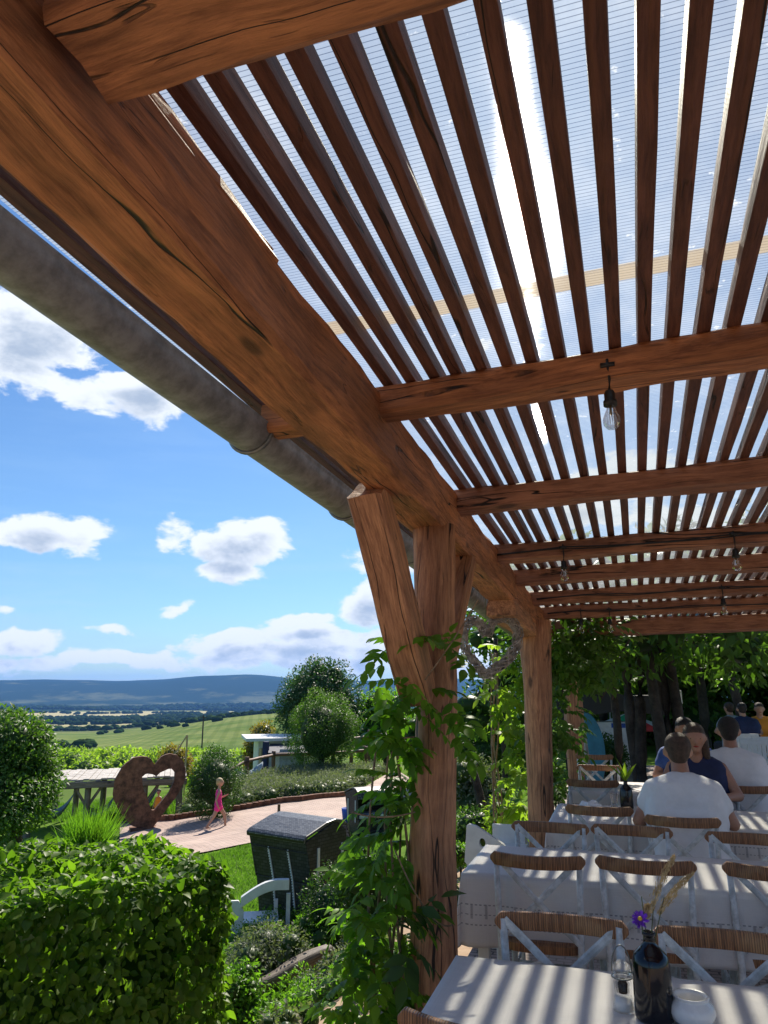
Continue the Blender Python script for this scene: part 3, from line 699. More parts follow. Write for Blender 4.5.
# ------------------------------------------------------------------ tables
def prof_obj_attr(me, name, vals): a = me.attributes.new(name, 'FLOAT', 'POINT'); a.data.foreach_set('value', vals)
def tablecloth(x0, x1, y0, y1, z, drop, label, seed=0, group='white tablecloths on the dining tables'):
    hw, hd = (x1-x0)/2, (y1-y0)/2; cx, cy = (x0+x1)/2, (y0+y1)/2; ov = drop; st = .025
    nx, ny = int((2*hw+2*ov)/st), int((2*hd+2*ov)/st); vs = []; hem = []; al = []
    for j in range(ny+1):
        for i in range(nx+1):
            u = -hw-ov+(2*hw+2*ov)*i/nx; v = -hd-ov+(2*hd+2*ov)*j/ny
            ex = max(0, abs(u)-hw); ey = max(0, abs(v)-hd); sx = 1 if u > 0 else -1; sy = 1 if v > 0 else -1
            hem.append(min(hw+ov-abs(u), hd+ov-abs(v))); al.append((u+v) if (ex == 0 and ey == 0) else (v if ex > ey else u))
            x, y = max(-hw, min(hw, u)), max(-hd, min(hd, v)); d = math.hypot(ex, ey)
            if ex > 0 and ey > 0:      # corner: swing round into a hanging fold
                th = math.atan2(ey, ex); dd = max(ex, ey); k = .35*min(1, dd/ov)*(.4+.6*math.sin(2*th))
                x += sx*(.012+.16*k*math.cos(th)); y += sy*(.012+.16*k*math.sin(th)); zz = -dd*.985-.04*k
                zz = -max(ex, ey)*.97-.25*min(ex, ey)*.35
            else:
                ph = (u if ey > 0 else v)
                w_ = (noise.noise(Vector((ph*3.2+seed, seed, d*1.2)))*.055+noise.noise(Vector((ph*9+seed, 3, d*2)))*.018)*min(1, d/.25)
                o = .010+.05*d+w_
                if ex > 0: x += sx*o
                elif ey > 0: y += sy*o
                zz = -d*.99
            z0 = .004 if d == 0 else .004*max(0, 1-d/.03)
            wr = noise.noise(Vector((u*3+seed, v*3, 0)))*.0015+noise.noise(Vector((u*11, v*11+seed, 0)))*.0006
            vs.append((cx+x, cy+y, z+z0+zz+(wr if d == 0 else 0)))
    fs = [(j*(nx+1)+i, j*(nx+1)+i+1, (j+1)*(nx+1)+i+1, (j+1)*(nx+1)+i) for j in range(ny) for i in range(nx)]
    o = mesh_obj('tablecloth', vs, fs, 'linen', smooth=True); prof_obj_attr(o.data, 'hem', hem); prof_obj_attr(o.data, 'along', al)
    s_ = o.modifiers.new('thick', 'SOLIDIFY'); s_.thickness = .0015; s_.offset = -1
    return tag(o, label, 'tablecloth', group)
def table(x0, x1, y0, y1, z, label):
    t = thing('dining_table', label, 'table', ((x0+x1)/2, (y0+y1)/2, 0), 0, 'dining tables under the pergola'); hw, hd = (x1-x0)/2, (y1-y0)/2
    mb = MB(); mb.box((0, 0, z-.02), (2*hw-.01, 2*hd-.01, .035)); mb.build('tabletop', 'white_paint', t, bevel=.004)
    for a, b in ((-1, -1), (1, -1), (-1, 1), (1, 1)):
        mb = MB(); mb.box((a*(hw-.07), b*(hd-.07), (z-.04)/2), (.055, .055, z-.04)); mb.build('leg', 'white_paint', t, bevel=.004)
    for s in (-1, 1): mb = MB(); mb.box((0, s*(hd-.07), z-.075), (2*hw-.2, .025, .07)); mb.build('apron', 'white_paint', t)
TZ = .75
T = [(-.60, 1.25, 2.10, 2.80, 'nearest white table, holding the black flower bottle, glass shaker and sugar bowl', 'white linen cloth on the nearest table under the black bottle vase', .30),
     (-.81, 1.75, 4.02, 4.72, 'second white table, between two rows of cross-back chairs', 'white linen cloth with a stitched hem on the second table from the camera', .33),
     (-.53, .16, 5.62, 6.55, 'third white table in front of the seated man, carrying folded napkins', 'white linen cloth on the small third table beside the second post', .34),
     (.20, 1.75, 5.75, 6.55, 'white table at which the man in the white T-shirt sits', 'white cloth on the table in front of the man in the white T-shirt', .30),
     (-.50, 2.4, 7.40, 8.2, 'far white table behind the woman in blue', 'white cloth on the far table beyond the man in the white T-shirt', .30)]
for i, (x0, x1, y0, y1, lb, lc, dr) in enumerate(T):
    table(x0, x1, y0, y1, TZ, lb); tablecloth(x0-.01, x1+.01, y0-.01, y1+.01, TZ, dr, lc, i*7.3)
# ------------------------------------------------------------------ chairs
def make_chair():
    t = thing('dining_chair', 'x', 'chair'); W2, hb = .205, .865
    mb = MB(); n = 22; vs = []
    for i in range(n+1):
        s = -1+2*i/n; x = s*(W2+.022); y = -.055*(1-s*s)+.0; hh = .030*(1-max(0, abs(s)-.93)/.07*.75); z = hb-.012-.005*(1-s*s)
        for yy, zz in ((-.011, -1), (-.013, 0), (-.011, 1), (.011, 1), (.013, 0), (.011, -1)): vs.append((x, y+yy, z+hh*zz))
    fs = [(i*6+k, i*6+(k+1) % 6, (i+1)*6+(k+1) % 6, (i+1)*6+k) for i in range(n) for k in range(6)]+[(5, 4, 3, 2, 1, 0), tuple(n*6+k for k in range(6))]
    o = mesh_obj('top_rail', vs, fs, 'wicker_brown', t); b = o.modifiers.new('b', 'BEVEL'); b.width = .004; b.segments = 2
    for s in (-1, 1):
        mb = MB(); mb.tube([(s*.195, -.055, .0), (s*.19, -.015, .25), (s*.185, .0, .46), (s*.192, -.012, .66), (s*.198, -.004, .862)], [.013, .014, .016, .015, .013], 8, upv=(0, 1, 0), flat=.75)
        mb.build('back_post', 'chair_paint', t, True)
        mb = MB(); mb.tube([(s*.165, .40, 0), (s*.17, .37, .22), (s*.175, .35, .445)], [.013, .015, .017], 8); mb.build('leg', 'chair_paint', t, True)
        mb = MB(); pts = []
        for k in range(9):
            q = k/8; pts.append((s*(.195-.385*q), -.006-.028*math.sin(q*math.pi)+(.006 if s > 0 else -.004), .86-.37*q))
        mb.tube(pts, .0145, 6, upv=(0, 1, 0), flat=.33); mb.build('cross_slat', 'chair_paint', t)
        mb = MB(); mb.sphere((s*.198, -.018, .851), .006, 5); mb.build('bolt', 'black_plastic', t, True)
    mb = MB(); ol = []
    for k in range(28):
        th = 2*math.pi*k/28; c_, s_ = math.cos(th), math.sin(th); p = 2/3.2
        ol.append((.215*math.copysign(abs(c_)**p, c_), .195+.195*math.copysign(abs(s_)**p, s_)))
    n = len(ol); vs = [(x, y, .44) for x, y in ol]+[(x, y, .475) for x, y in ol]+[(x*.86, (y-.195)*.86+.195, .482) for x, y in ol]
    mb.add(vs, [(k, (k+1) % n, n+(k+1) % n, n+k) for k in range(n)]+[(n+k, n+(k+1) % n, 2*n+(k+1) % n, 2*n+k) for k in range(n)]+[tuple(2*n+k for k in range(n)), tuple(range(n-1, -1, -1))])
    mb.build('seat', 'wicker_brown', t)
    mb = MB()
    for s in (-1, 1): mb.tube([(s*.19, -.02, .2), (s*.168, .37, .2)], .009, 6)
    mb.tube([(-.17, .37, .24), (.17, .37, .24)], .009, 6)
    pts = [(-.185, 0, .30), (-.12, .0, .37), (0, 0, .41), (.12, 0, .37), (.185, 0, .30)]; mb.tube(pts, .008, 6)
    mb.build('stretcher', 'chair_paint', t, True); return t
def copy_tree(o, parent=None):
    c = o.copy(); COL.objects.link(c)
    if parent is not None: c.parent = parent
    for ch in list(o.children): copy_tree(ch, c)
    return c
chair0 = make_chair(); used = [0]
def chair(x, y, face, label, tilt=0, group='cross-back chairs at the dining tables'):
    """face: 'f' seat towards +Y, 'b' seat towards -Y"""
    o = chair0 if not used[0] else copy_tree(chair0); used[0] = 1
    o.location = (x, y, 0); o.rotation_euler = (0, 0, tilt+(0 if face == 'f' else math.pi)); tag(o, label, group=group)
chair(-.255, 2.89, 'b', 'cross-back chair at the far side of the nearest table, left of the black bottle', .02)
chair(.27, 2.87, 'b', 'cross-back chair right behind the black bottle vase, far side of the nearest table', -.02)
chair(-.36, 2.00, 'f', 'cross-back chair at the camera side of the nearest table, only its rail corner in view', -.06)
chair(-.44, 3.92, 'f', 'leftmost cross-back chair on the near side of the second table', .01)
chair(.055, 3.97, 'f', 'middle cross-back chair on the near side of the second table', -.02)
chair(.62, 4.00, 'f', 'rightmost cross-back chair on the near side of the second table, cut by the frame', -.03)
chair(1.15, 4.0, 'f', 'cross-back chair on the near side of the second table, beyond the frame')
chair(-.455, 4.79, 'b', 'cross-back chair at the far left end of the second table, beside the second post', -.03)
chair(.005, 4.82, 'b', 'cross-back chair at the far side of the second table, below the man in the T-shirt', -.05)
chair(.62, 4.76, 'b', 'cross-back chair at the far side of the second table, cut by the right frame edge', -.04)
chair(-.195, 5.60, 'f', 'cross-back chair at the near side of the small third table', -.05)
chair(.315, 5.30, 'f', 'cross-back chair on which the man in the white T-shirt sits', -.02)
chair(-.29, 7.15, 'f', 'dark cross-back chair at the far table, behind the folded napkins', .0)
chair(.93, 7.12, 'f', 'cross-back chair on which the second man in a white shirt sits', -.05)
chair(-.27, 8.5, 'b', 'cross-back chair at the far side of the far table, before the dark bush', .04)
chair(-.36, 9.9, 'f', 'farthest cross-back chair, just below the dark bush', .0)
chair(.66, 7.0, 'b', 'chair facing the camera on which the woman in blue sits', .0)
chair(.80, 8.55, 'b', 'chair facing the camera on which the person in the blue cap sits', .0)
# ------------------------------------------------------------------ on the tables
def bottle_vase(p, s, label, flower=True, group=None):
    t = thing('bottle_vase', label, 'vase', p, 0, group)
    mb = MB(); mb.lathe([(0, 0), (.052*s, .001), (.057*s, .008), (.058*s, .03), (.056*s, .155*s), (.050*s, .180*s), (.030*s, .200*s), (.019*s, .212*s), (.017*s, .232*s), (.0205*s, .234*s), (.0205*s, .243*s), (.014*s, .243*s), (.012*s, .20*s)], n=28)
    mb.build('bottle', 'black_glass', t, True); return t
v = bottle_vase((.03, 2.46, TZ+.004), .92, 'black bottle vase holding a purple aster and dry grasses on the nearest table')
z = .220
mb = MB(); fl = []
for a, b, h in ((.02, .0, .17), (.05, .01, .21)): mb.tube([(0, 0, .1), (a*.4, 0, z), (a, b, z+h*.45)], .0015, 5)
mb.tube([(0, 0, .1), (-.018, -.01, z+.028)], .002, 5); mb.tube([(0, 0, .1), (-.012, .02, z+.09)], .0015, 5); mb.build('stem', 'stem', v, True)
P = []; D = []
for a0, b0, z0, a1, b1, z1, w_ in ((.008, 0, z+.05, .075, .0, z+.235, .014), (.03, .01, z+.045, .118, .0, z+.19, .015), (.0, .02, z+.03, -.005, .02, z+.09, .008)):
    for k in range(420):
        q = rng.random(); r = rng.normal(size=3)*w_*.35*math.sin(math.pi*min(1, q*.9+.1))**.6
        P.append((a0+(a1-a0)*q+.012*q*q+r[0], b0+(b1-b0)*q+r[1], z0+(z1-z0)*q-.03*q*q+r[2])); D.append((a1-a0+rng.normal()*.03, rng.normal()*.03, z1-z0))
P = np.array(P); D = np.array(D); link_mesh('grass_plume', leaf_mesh('grass_plume', P, D, rdirs(len(P)), np.full(len(P), .014), np.full(len(P), .0028), 'straw'), v)
P = []; D = []; N_ = []
fc = np.array((-.020, -.014, z+.036)); ax = np.array((-.1, -.75, .65)); ax /= np.linalg.norm(ax); e1 = np.cross(ax, (1, 0, 0)); e1 /= np.linalg.norm(e1); e2 = np.cross(ax, e1)
for k in range(54):
    th = k*2.399; d = e1*math.cos(th)+e2*math.sin(th)+ax*(.1+.35*(k % 3)); P.append(fc); D.append(d); N_.append(ax)
link_mesh('flower', leaf_mesh('flower', np.array(P), np.array(D), np.array(N_), np.full(54, .026), np.full(54, .007), 'petal', segs=2, droop=.1), v)
mb = MB(); mb.sphere(fc+ax*.007, (.0065, .0065, .0065), 6); mb.build('flower_eye', 'flower_eye', v, True)
t = thing('glass_shaker', 'small glass shaker with wire handle left of the black bottle', 'shaker', (-.052, 2.50, TZ+.004))
mb = MB(); mb.lathe([(0, 0), (.030, .001), (.031, .01), (.024, .045), (.026, .075), (.020, .082), (.027, .09), (.028, .105), (.024, .118), (.010, .130), (0, .132)], n=20); mb.build('glass_body', 'clear_glass', t, True)
mb = MB(); mb.lathe([(0, .004), (.027, .005), (.022, .035), (0, .036)], n=16); mb.build('salt', 'ceramic', t, True)
mb = MB(); mb.lathe([(0, .045), (.012, .046), (.014, .07), (.008, .082), (0, .083)], n=16); mb.build('peppercorns', 'pepper', t, True)
mb = MB(); pts = [(.028*math.cos(a), 0, .10+.07*math.sin(a)) for a in np.linspace(0, math.pi, 12)]; mb.tube(pts, .0022, 6); mb.tube([(.029*math.cos(a), .029*math.sin(a), .088) for a in np.linspace(0, 2*math.pi, 20)], .002, 6, upv=(0, 0, 1)); mb.build('wire_handle', 'zinc_band', t, True)
t = thing('sugar_bowl', 'squat white ceramic bowl right of the black bottle', 'bowl', (.128, 2.46, TZ+.004))
mb = MB(); mb.lathe([(0, 0), (.038, .001), (.055, .015), (.063, .034), (.058, .052), (.046, .062), (.044, .067), (.050, .071), (.049, .074), (.040, .072), (.038, .062), (.045, .045), (.035, .02), (0, .016)], n=32); mb.build('bowl', 'ceramic', t, True)
v2 = bottle_vase((-.01, 6.4, TZ+.004), .85, 'black bottle vase with green leaves on the third table')
P = np.array([(0, 0, .2)]*7); D = np.array([(.2, 0, 1), (-.3, .1, 1), (.1, .3, 1), (.4, -.1, .8), (0, -.3, 1), (-.1, 0, 1), (-.5, 0, .7)]); link_mesh('foliage', leaf_mesh('foliage', P, D, rdirs(7), np.linspace(.12, .2, 7), np.full(7, .03), 'leaf_bright', segs=4), v2)
def napkin(p, s, label, cat='napkin', mat='cloth_white'):
    mb = MB(); mb.sphere((0, 0, .0), (1, 1, 1), 14)
    vs = []
    for q in mb.v:
        v_ = Vector(q); n_ = noise.noise(v_*2.1+Vector(p))*.35; r = 1+n_; vs.append((p[0]+v_.x*s[0]*r, p[1]+v_.y*s[1]*r, p[2]+max(0, (v_.z*.5+.45)*r)*s[2]))
    tag(mesh_obj('folded_napkin', vs, mb.f, mat, smooth=True), label, cat)
napkin((-.28, 6.25, TZ+.004), (.085, .06, .07), 'crumpled white napkins heaped on the third table')
napkin((.16, 6.45, TZ+.004), (.10, .07, .10), 'white paper bundle left of the man in the white T-shirt')
t = thing('water_glass', 'clear drinking glass on the third table beside the leafy vase', 'glass', (-.10, 6.42, TZ+.004))
mb = MB(); mb.lathe([(0, 0), (.028, 0), (.034, .11), (.032, .11), (.026, .005), (0, .005)], n=16); mb.build('glass', 'clear_glass', t, True)
# ------------------------------------------------------------------ hedge
def box_leaves(cx, cy, z0, z1, L, Wd, rz, per, leaf, mat, name, label, cat, round_=.13, core='leaf_dark'):
    """clipped hedge block, rounded edges, local x along its length"""
    hz_ = (z1-z0)/2; faces = [('x', -1, Wd*2*hz_), ('x', 1, Wd*2*hz_), ('y', -1, L*2*hz_), ('y', 1, L*2*hz_), ('z', 1, L*Wd)]
    Ps, Ds, Ns = [], [], []
    for ax, s, ar in faces:
        n = int(ar*per); a = rng.random(n)*2-1; b = rng.random(n)*2-1; o = np.ones(n)*s
        if ax == 'x': q = np.stack([o, a, b], 1)
        elif ax == 'y': q = np.stack([a, o, b], 1)
        else: q = np.stack([a, b, o], 1)
        P = q*np.array([L/2, Wd/2, hz_])
        r = np.array([L/2, Wd/2, hz_])-round_; inn = np.clip(P, -r, r); inn[:, 2] = np.where(P[:, 2] < 0, P[:, 2], inn[:, 2]); dlt = P-inn; dn = np.linalg.norm(dlt, axis=1, keepdims=True)+1e-9
        P = inn+dlt/dn*np.minimum(dn, round_); nor = dlt/dn
        wob = np.array([noise.noise(Vector(tuple(x*1.7)))*.06+noise.noise(Vector(tuple(x*6)))*.05 for x in P]); dep = -np.abs(rng.normal(size=n))*.05
        P = P+nor*(wob+dep)[:, None]; Ps.append(P)
        Ns.append(nor*.9+rdirs(n)*.55+np.array([0, 0, .3])); dd = rdirs(n)*.7+np.array([0, 0, -.55])+nor*.35
        if ax == 'z': dd = rdirs(n)+np.array([0, 0, .15])
        Ds.append(dd)
    P = np.vstack(Ps); D = np.vstack(Ds); N = np.vstack(Ns); n = len(P); Ls = leaf*(.45+.95*rng.random(n)**1.3)
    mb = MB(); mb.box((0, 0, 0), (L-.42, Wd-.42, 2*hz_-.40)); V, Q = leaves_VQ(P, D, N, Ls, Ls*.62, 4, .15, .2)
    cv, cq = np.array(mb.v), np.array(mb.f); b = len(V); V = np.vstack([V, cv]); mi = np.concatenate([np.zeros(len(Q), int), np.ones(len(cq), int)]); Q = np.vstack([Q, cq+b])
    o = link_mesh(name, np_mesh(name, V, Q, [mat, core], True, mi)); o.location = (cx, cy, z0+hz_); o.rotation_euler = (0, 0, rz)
    return tag(o, label, cat)
hc = pd(60, 690, 4.05)
pr = pd(206, 690, 4.25); pl = pd(-160, 690, 3.85)
dv = (pl-pr); ang = math.atan2(dv.y, dv.x); ctr = (pl+pr)/2+Vector((0, .0, 0))
nrm = Vector((-math.sin(ang), math.cos(ang), 0)); nrm = nrm if nrm.y > 0 else -nrm
LL = dv.length; ctr = pr+dv.normalized()*(LL/2)+nrm*.05
box_leaves(ctr.x, ctr.y, -1.15, .87, LL, 1.1, ang, 2700, .050, 'leaf_hedge', 'hedge', 'dense clipped leafy hedge filling the lower left, sunlit on top', 'hedge')
# ------------------------------------------------------------------ wisteria on the first post
def pinnate(base, dirn, length, nl=9, lw=.034, ll=.085):
    """one compound leaf -> lists"""
    d = Vector(dirn).normalized(); P, D, N, Ls = [], [], [], []; side = d.cross(Vector((0, 0, 1)))
    if side.length < .1: side = Vector((1, 0, 0))
    side.normalize(); up = side.cross(d); side = (side+up*random.uniform(-.6, .6)).normalized(); up = side.cross(d); p = Vector(base)
    k = nl//2
    for i in range(k+1):
        q = (i+.8)/(k+.8); p = Vector(base)+d*length*q+Vector((0, 0, -.18*length*q*q))
        dd = (d+Vector((0, 0, -.36*q))).normalized()
        if i == k: P.append(p); D.append(dd); N.append(up+Vector((0, 0, .01))); Ls.append(ll*1.1)
        else:
            for s in (-1, 1): P.append(p); D.append(side*s*.9+dd*.55+Vector((0, 0, -.22))+Vector(rdirs(1)[0])*.15); N.append(up+Vector(rdirs(1)[0])*.25); Ls.append(ll*random.uniform(.75, 1.1))
    return P, D, N, Ls
def vine_cluster(name, anchors, spread, per, parent=None, mat='leaf_vine', length=.2, out=(0, 0, 0), stems=True, ll=.085, nl=9, down=-.2):
    P, D, N, Ls = [], [], [], []
    for a in anchors:
        for _ in range(per):
            b = Vector(a)+Vector(rng.normal(size=3)*np.array(spread)); d = Vector(rdirs(1)[0])+Vector(out); d.z = d.z*.6+down
            r = pinnate(b, d, length*random.uniform(.6, 1.2), nl, ll=ll); P += r[0]; D += r[1]; N += r[2]; Ls += r[3]
    P, D, N = (np.array([tuple(q) for q in X]) for X in (P, D, N)); Ls = np.array(Ls)
    return link_mesh(name, leaf_mesh(name, P, D, N, Ls, Ls*.50, mat, segs=4, fold=.10, droop=.22), parent)
vt = thing('climbing_wisteria', 'leafy green wisteria climbing the nearest post beside the hedge gap', 'climbing plant', (-1.05, 3.35, 0))
vl = Vector(vt.location)
def vp(px, py, d): return pd(px, py, d)-vl
anch = []
for px, py in [(398, 700), (388, 718), (404, 740), (396, 758), (392, 780), (402, 800), (384, 818), (390, 838), (368, 860), (385, 880), (372, 900), (395, 905), (352, 905), (380, 930), (350, 945), (372, 960), (360, 985), (392, 985), (335, 1010), (375, 1015), (395, 1030)]:
    anch.append(vp(px+8, py, 3.35+random.uniform(-.15, .25)))
vine_cluster('foliage', anch, (.045, .07, .05), 7, vt, out=(-.38, -.25, 0), length=.17, ll=.064, nl=11)
anch = [vp(px, py, 3.3) for px, py in [(450, 640), (462, 655), (440, 690), (430, 700), (455, 735), (447, 720), (385, 655), (395, 645), (375, 690), (430, 640)]]
vine_cluster('foliage', anch, (.03, .05, .03), 2, vt, length=.15, ll=.075, nl=7, out=(.1, -.5, 0))
anch = [vp(px, py, 3.1) for px, py in [(412, 920), (400, 930), (408, 950)]]
vine_cluster('foliage', anch, (.02, .03, .03), 2, vt, mat='leaf_dark', length=.14, ll=.09, nl=5)
mb = MB()
for k in range(7):
    pts = []; x0 = random.uniform(-.02, .12); ph = random.uniform(0, 6)
    for i in range(21): z_ = -.6+i*.1; pts.append((x0+.05*math.sin(z_*2.3+ph), .03+.05*math.cos(z_*1.9+ph), z_))
    mb.tube(pts, [.009-.0002*i for i in range(21)], 6)
for (a, b, c_) in [((395, 850), (430, 935), (452, 925)), ((352, 812), (380, 822), (415, 812)), ((425, 680), (455, 640), (478, 600)), ((385, 742), (400, 738), (415, 737))]:
    q = [vp(*a, 3.25), vp(*b, 3.2), vp(*c_, 3.25)]; pts = [q[0]*(1-t)**2+q[1]*2*t*(1-t)+q[2]*t*t for t in np.linspace(0, 1, 12)]; mb.tube(pts, .0035, 5)
mb.build('stem', 'vine_stem', vt, True)
# second post vine, bright leaves
vt2 = thing('climbing_vine', 'bright yellow-green vine climbing left of the second post', 'climbing plant', (-1.3, 8.2, 0)); vl = Vector(vt2.location)
anch = [vp(px, py, 8.0) for px, py in [(522, 655), (516, 668), (508, 682), (500, 694), (516, 700), (510, 716), (500, 728), (514, 738), (512, 758), (516, 775), (518, 805), (514, 825)]]
vine_cluster('foliage', anch, (.09, .12, .08), 8, vt2, mat='leaf_bright', length=.22, ll=.10)
mb = MB()
for k in range(4): mb.tube([(.05*math.sin(i*.4+k), .05*math.cos(i*.5+k), i*.12) for i in range(18)], .01, 6)
mb.build('stem', 'vine_stem', vt2, True)
# grape vine wrapped round the roof end
vt3 = thing('climbing_vine', 'dark green vine hanging over the third post at the far end of the roof', 'climbing plant', (-.6, 9.2, 0)); vl = Vector(vt3.location)
anch = []
for _ in range(60): anch.append(vp(random.uniform(550, 604), random.uniform(612, 678), random.uniform(7.6, 9.5)))
for _ in range(14): anch.append(vp(random.uniform(542, 562), random.uniform(700, 800), random.uniform(7.6, 9.2)))
vine_cluster('foliage', anch, (.12, .15, .10), 7, vt3, mat='leaf_mid', length=.2, ll=.085)
mb = MB()
for px0, px1 in ((560, 566), (600, 640), (612, 616)): mb.tube([vp(px0+(px1-px0)*i/10+2*math.sin(i), 700-8.5*i, 8.8) for i in range(11)], .012, 6)
mb.build('stem', 'bark', vt3, True)
# ------------------------------------------------------------------ far-end trees: trunks and a roof of foliage
def tree(name, label, x, y, z0, h, tr, blobs, per, L, mat, lean=(0, 0), cat='tree', trunks=1, limbs=5, group=None, inner=.8, fill=.35):
    t = thing(name, label, cat, (x, y, z0), 0, group)
    mb = MB()
    for k in range(trunks):
        ox, oy = (random.uniform(-.34, .34)*min(1, trunks-1), random.uniform(-.3, .3)*min(1, trunks-1))
        pts = [(ox+lean[0]*q+.05*math.sin(q*5+k), oy+lean[1]*q+.04*math.cos(q*4+k), h*q-.15) for q in np.linspace(0, 1, 9)]
        mb.tube(pts, [tr*(1.25-.55*q) for q in np.linspace(0, 1, 9)], 10)
    top = Vector(pts[-1])
    for b in random.sample(blobs, min(limbs, len(blobs))):
        e = Vector(b[:3])-Vector((x, y, z0)); s_ = Vector(pts[6]); md = (s_+e)/2+Vector((0, 0, .1)); mb.tube([s_, md, e], [tr*.5, tr*.35, tr*.12], 7)
    mb.build('trunk', 'bark', t, True)
    bl = [(b[0]-x, b[1]-y, b[2]-z0, *b[3:]) for b in blobs]
    clump_crown('crown', bl, per, L, mat, t, inner=inner, fill=fill); return t
def bl_box(n, x, y, z, s, seed):
    rs = np.random.default_rng(seed); return [(rs.uniform(*x), rs.uniform(*y), rs.uniform(*z), *(rs.uniform(*s)*np.array((1, 1, .7)))) for _ in range(n)]
tp = pd(650, 690, 12.5); tree('shade_tree', 'dark multi-stemmed shade tree with a thick trunk behind the diners', tp.x, tp.y, 0, 3.2, .085, bl_box(40, (-.9, 4.8), (9.6, 15), (2.05, 3.6), (.5, .85), 1), 55, .15, 'leaf_mid', trunks=6)
tp = pd(612, 690, 14); tree('shade_tree', 'slender shade tree left of the thick dark trunk', tp.x, tp.y, 0, 3.2, .07, bl_box(12, (-1.6, 1.2), (12.5, 16), (2.7, 4.2), (.5, .8), 2), 45, .15, 'leaf_mid')
tp = pd(742, 690, 19); tree('shade_tree', 'leaning shade tree above the far seated guests on the right', tp.x, tp.y, 0, 3.4, .10, bl_box(22, (2.0, 8.5), (14, 22), (2.7, 4.6), (.6, 1.0), 3), 45, .17, 'leaf_vine', lean=(-.35, 0), limbs=7)
tp = pd(700, 690, 22); tree('shade_tree', 'dark tree far back between the sign and the leaning tree', tp.x, tp.y, 0, 4, .12, bl_box(20, (-1.0, 6), (19, 25), (2.6, 5.5), (.8, 1.3), 4), 30, .2, 'leaf_dark')
tp = pd(600, 690, 24); tree('shade_tree', 'bushy tree far back left of the dark trunk', tp.x, tp.y, 0, 4, .12, bl_box(18, (-4.0, .5), (19, 27), (1.8, 5.0), (.8, 1.3), 5), 30, .2, 'leaf_mid')
tp = pd(500, 690, 15); tree('garden_tree', 'young tree with thin dark branches behind the wicker heart', tp.x, tp.y, ground(tp.x, tp.y), 3, .06, [(*pd(px, py, 15), .55, .5, .35) for px, py in [(470, 705), (490, 705), (478, 720), (505, 700), (462, 720)]], 40, .12, 'leaf_mid')
# boundary planting that closes the view
def shrub(px, py_base, u, wpx, hpx, label, mat, per=220, L=.05, name='shrub', cat='shrub', seed=0, inner=.85, nb=7, group=None, z0=None, core='leaf_dark', deep=1.0, compact=False):
    if u < 35:
        p = pg(px, py_base, umax=max(u, 12)); u = math.hypot(p.x, p.y)
    else: p = gu(u, px)
    k = u/(F/math.cos(PIT)); rx = wpx/2*k; z_b = p.z; top = H-u*math.tan(math.atan((py_base-hpx-512)/F)-PIT); hh = max(top-z_b, .2); c = (p.x, p.y, z_b+hh*.5)
    if compact: bl = [(c[0], c[1], c[2], rx, rx*deep, hh*.5)]+rand_blobs(c, (rx*.7, rx*.7*deep, hh*.35), nb, min(rx, hh/2)*.45, seed)
    else: bl = rand_blobs(c, (rx*.85, rx*.85*deep, hh*.42), nb, min(rx, hh/2)*.55, seed)
    t = thing(name, label, cat, (p.x, p.y, min(z_b, p.z)), 0, group); bz = t.location.z
    clump_crown('foliage', [(b[0]-p.x, b[1]-p.y, b[2]-bz, *b[3:]) for b in bl], per, L, mat, t, inner=inner*(1.12 if compact else 1), core=core, **(dict(shape=.09, fill=.08) if compact else {}))
    mb = MB()
    for j in range(3): mb.tube([(.03*j, 0, -.1), (.05*(j-1), .04*j, hh*.25), ((j-1)*rx*.25, 0, hh*.45+z_b-bz)], max(.012, rx*.05), 6)
    mb.build('stem', 'bark', t, True); return t
shrub(607, 770, 16, 56, 44, 'dark bush in a planter behind the farthest chairs', 'leaf_dark', 500, .06, seed=3, nb=9)
shrub(722, 728, 24, 30, 20, 'yellow-green ornamental grass clump below the small sign', 'leaf_bright', 120, .12, name='grass_clump', cat='ornamental grass', seed=5)
tag(clump_crown('tree_line', bl_box(60, (-5, 20), (29, 34), (-.5, 6.5), (1.4, 2.2), 6)+bl_box(46, (-2.5, 10), (24, 28), (0, 5), (1.0, 1.6), 9), 30, .24, 'leaf_mid'), kind='stuff')
i = 0
for px, pb, u, wp, hp, lb, mt, L in [(478, 800, 9.5, 70, 60, 'grey-green shrub seen between the first and second post', 'leaf_sage', .05), (480, 748, 18, 90, 60, 'dark bush beyond the shrubs between the posts', 'leaf_mid', .09),
        (470, 860, 6.6, 60, 62, 'pale low shrub just right of the nearest post', 'leaf_mid', .05), (510, 850, 7.4, 50, 60, 'bright green shrub at the foot of the second post', 'leaf_bright', .055), (555, 815, 9.5, 30, 75, 'narrow green bush between the second and third post', 'leaf_mid', .06), (530, 760, 16, 60, 60, 'broad bush behind the second post', 'leaf_mid', .09)]:
    shrub(px, pb, u, wp, hp, lb, mt, 350 if L < .07 else 160, L, seed=20+i, nb=9); i += 1
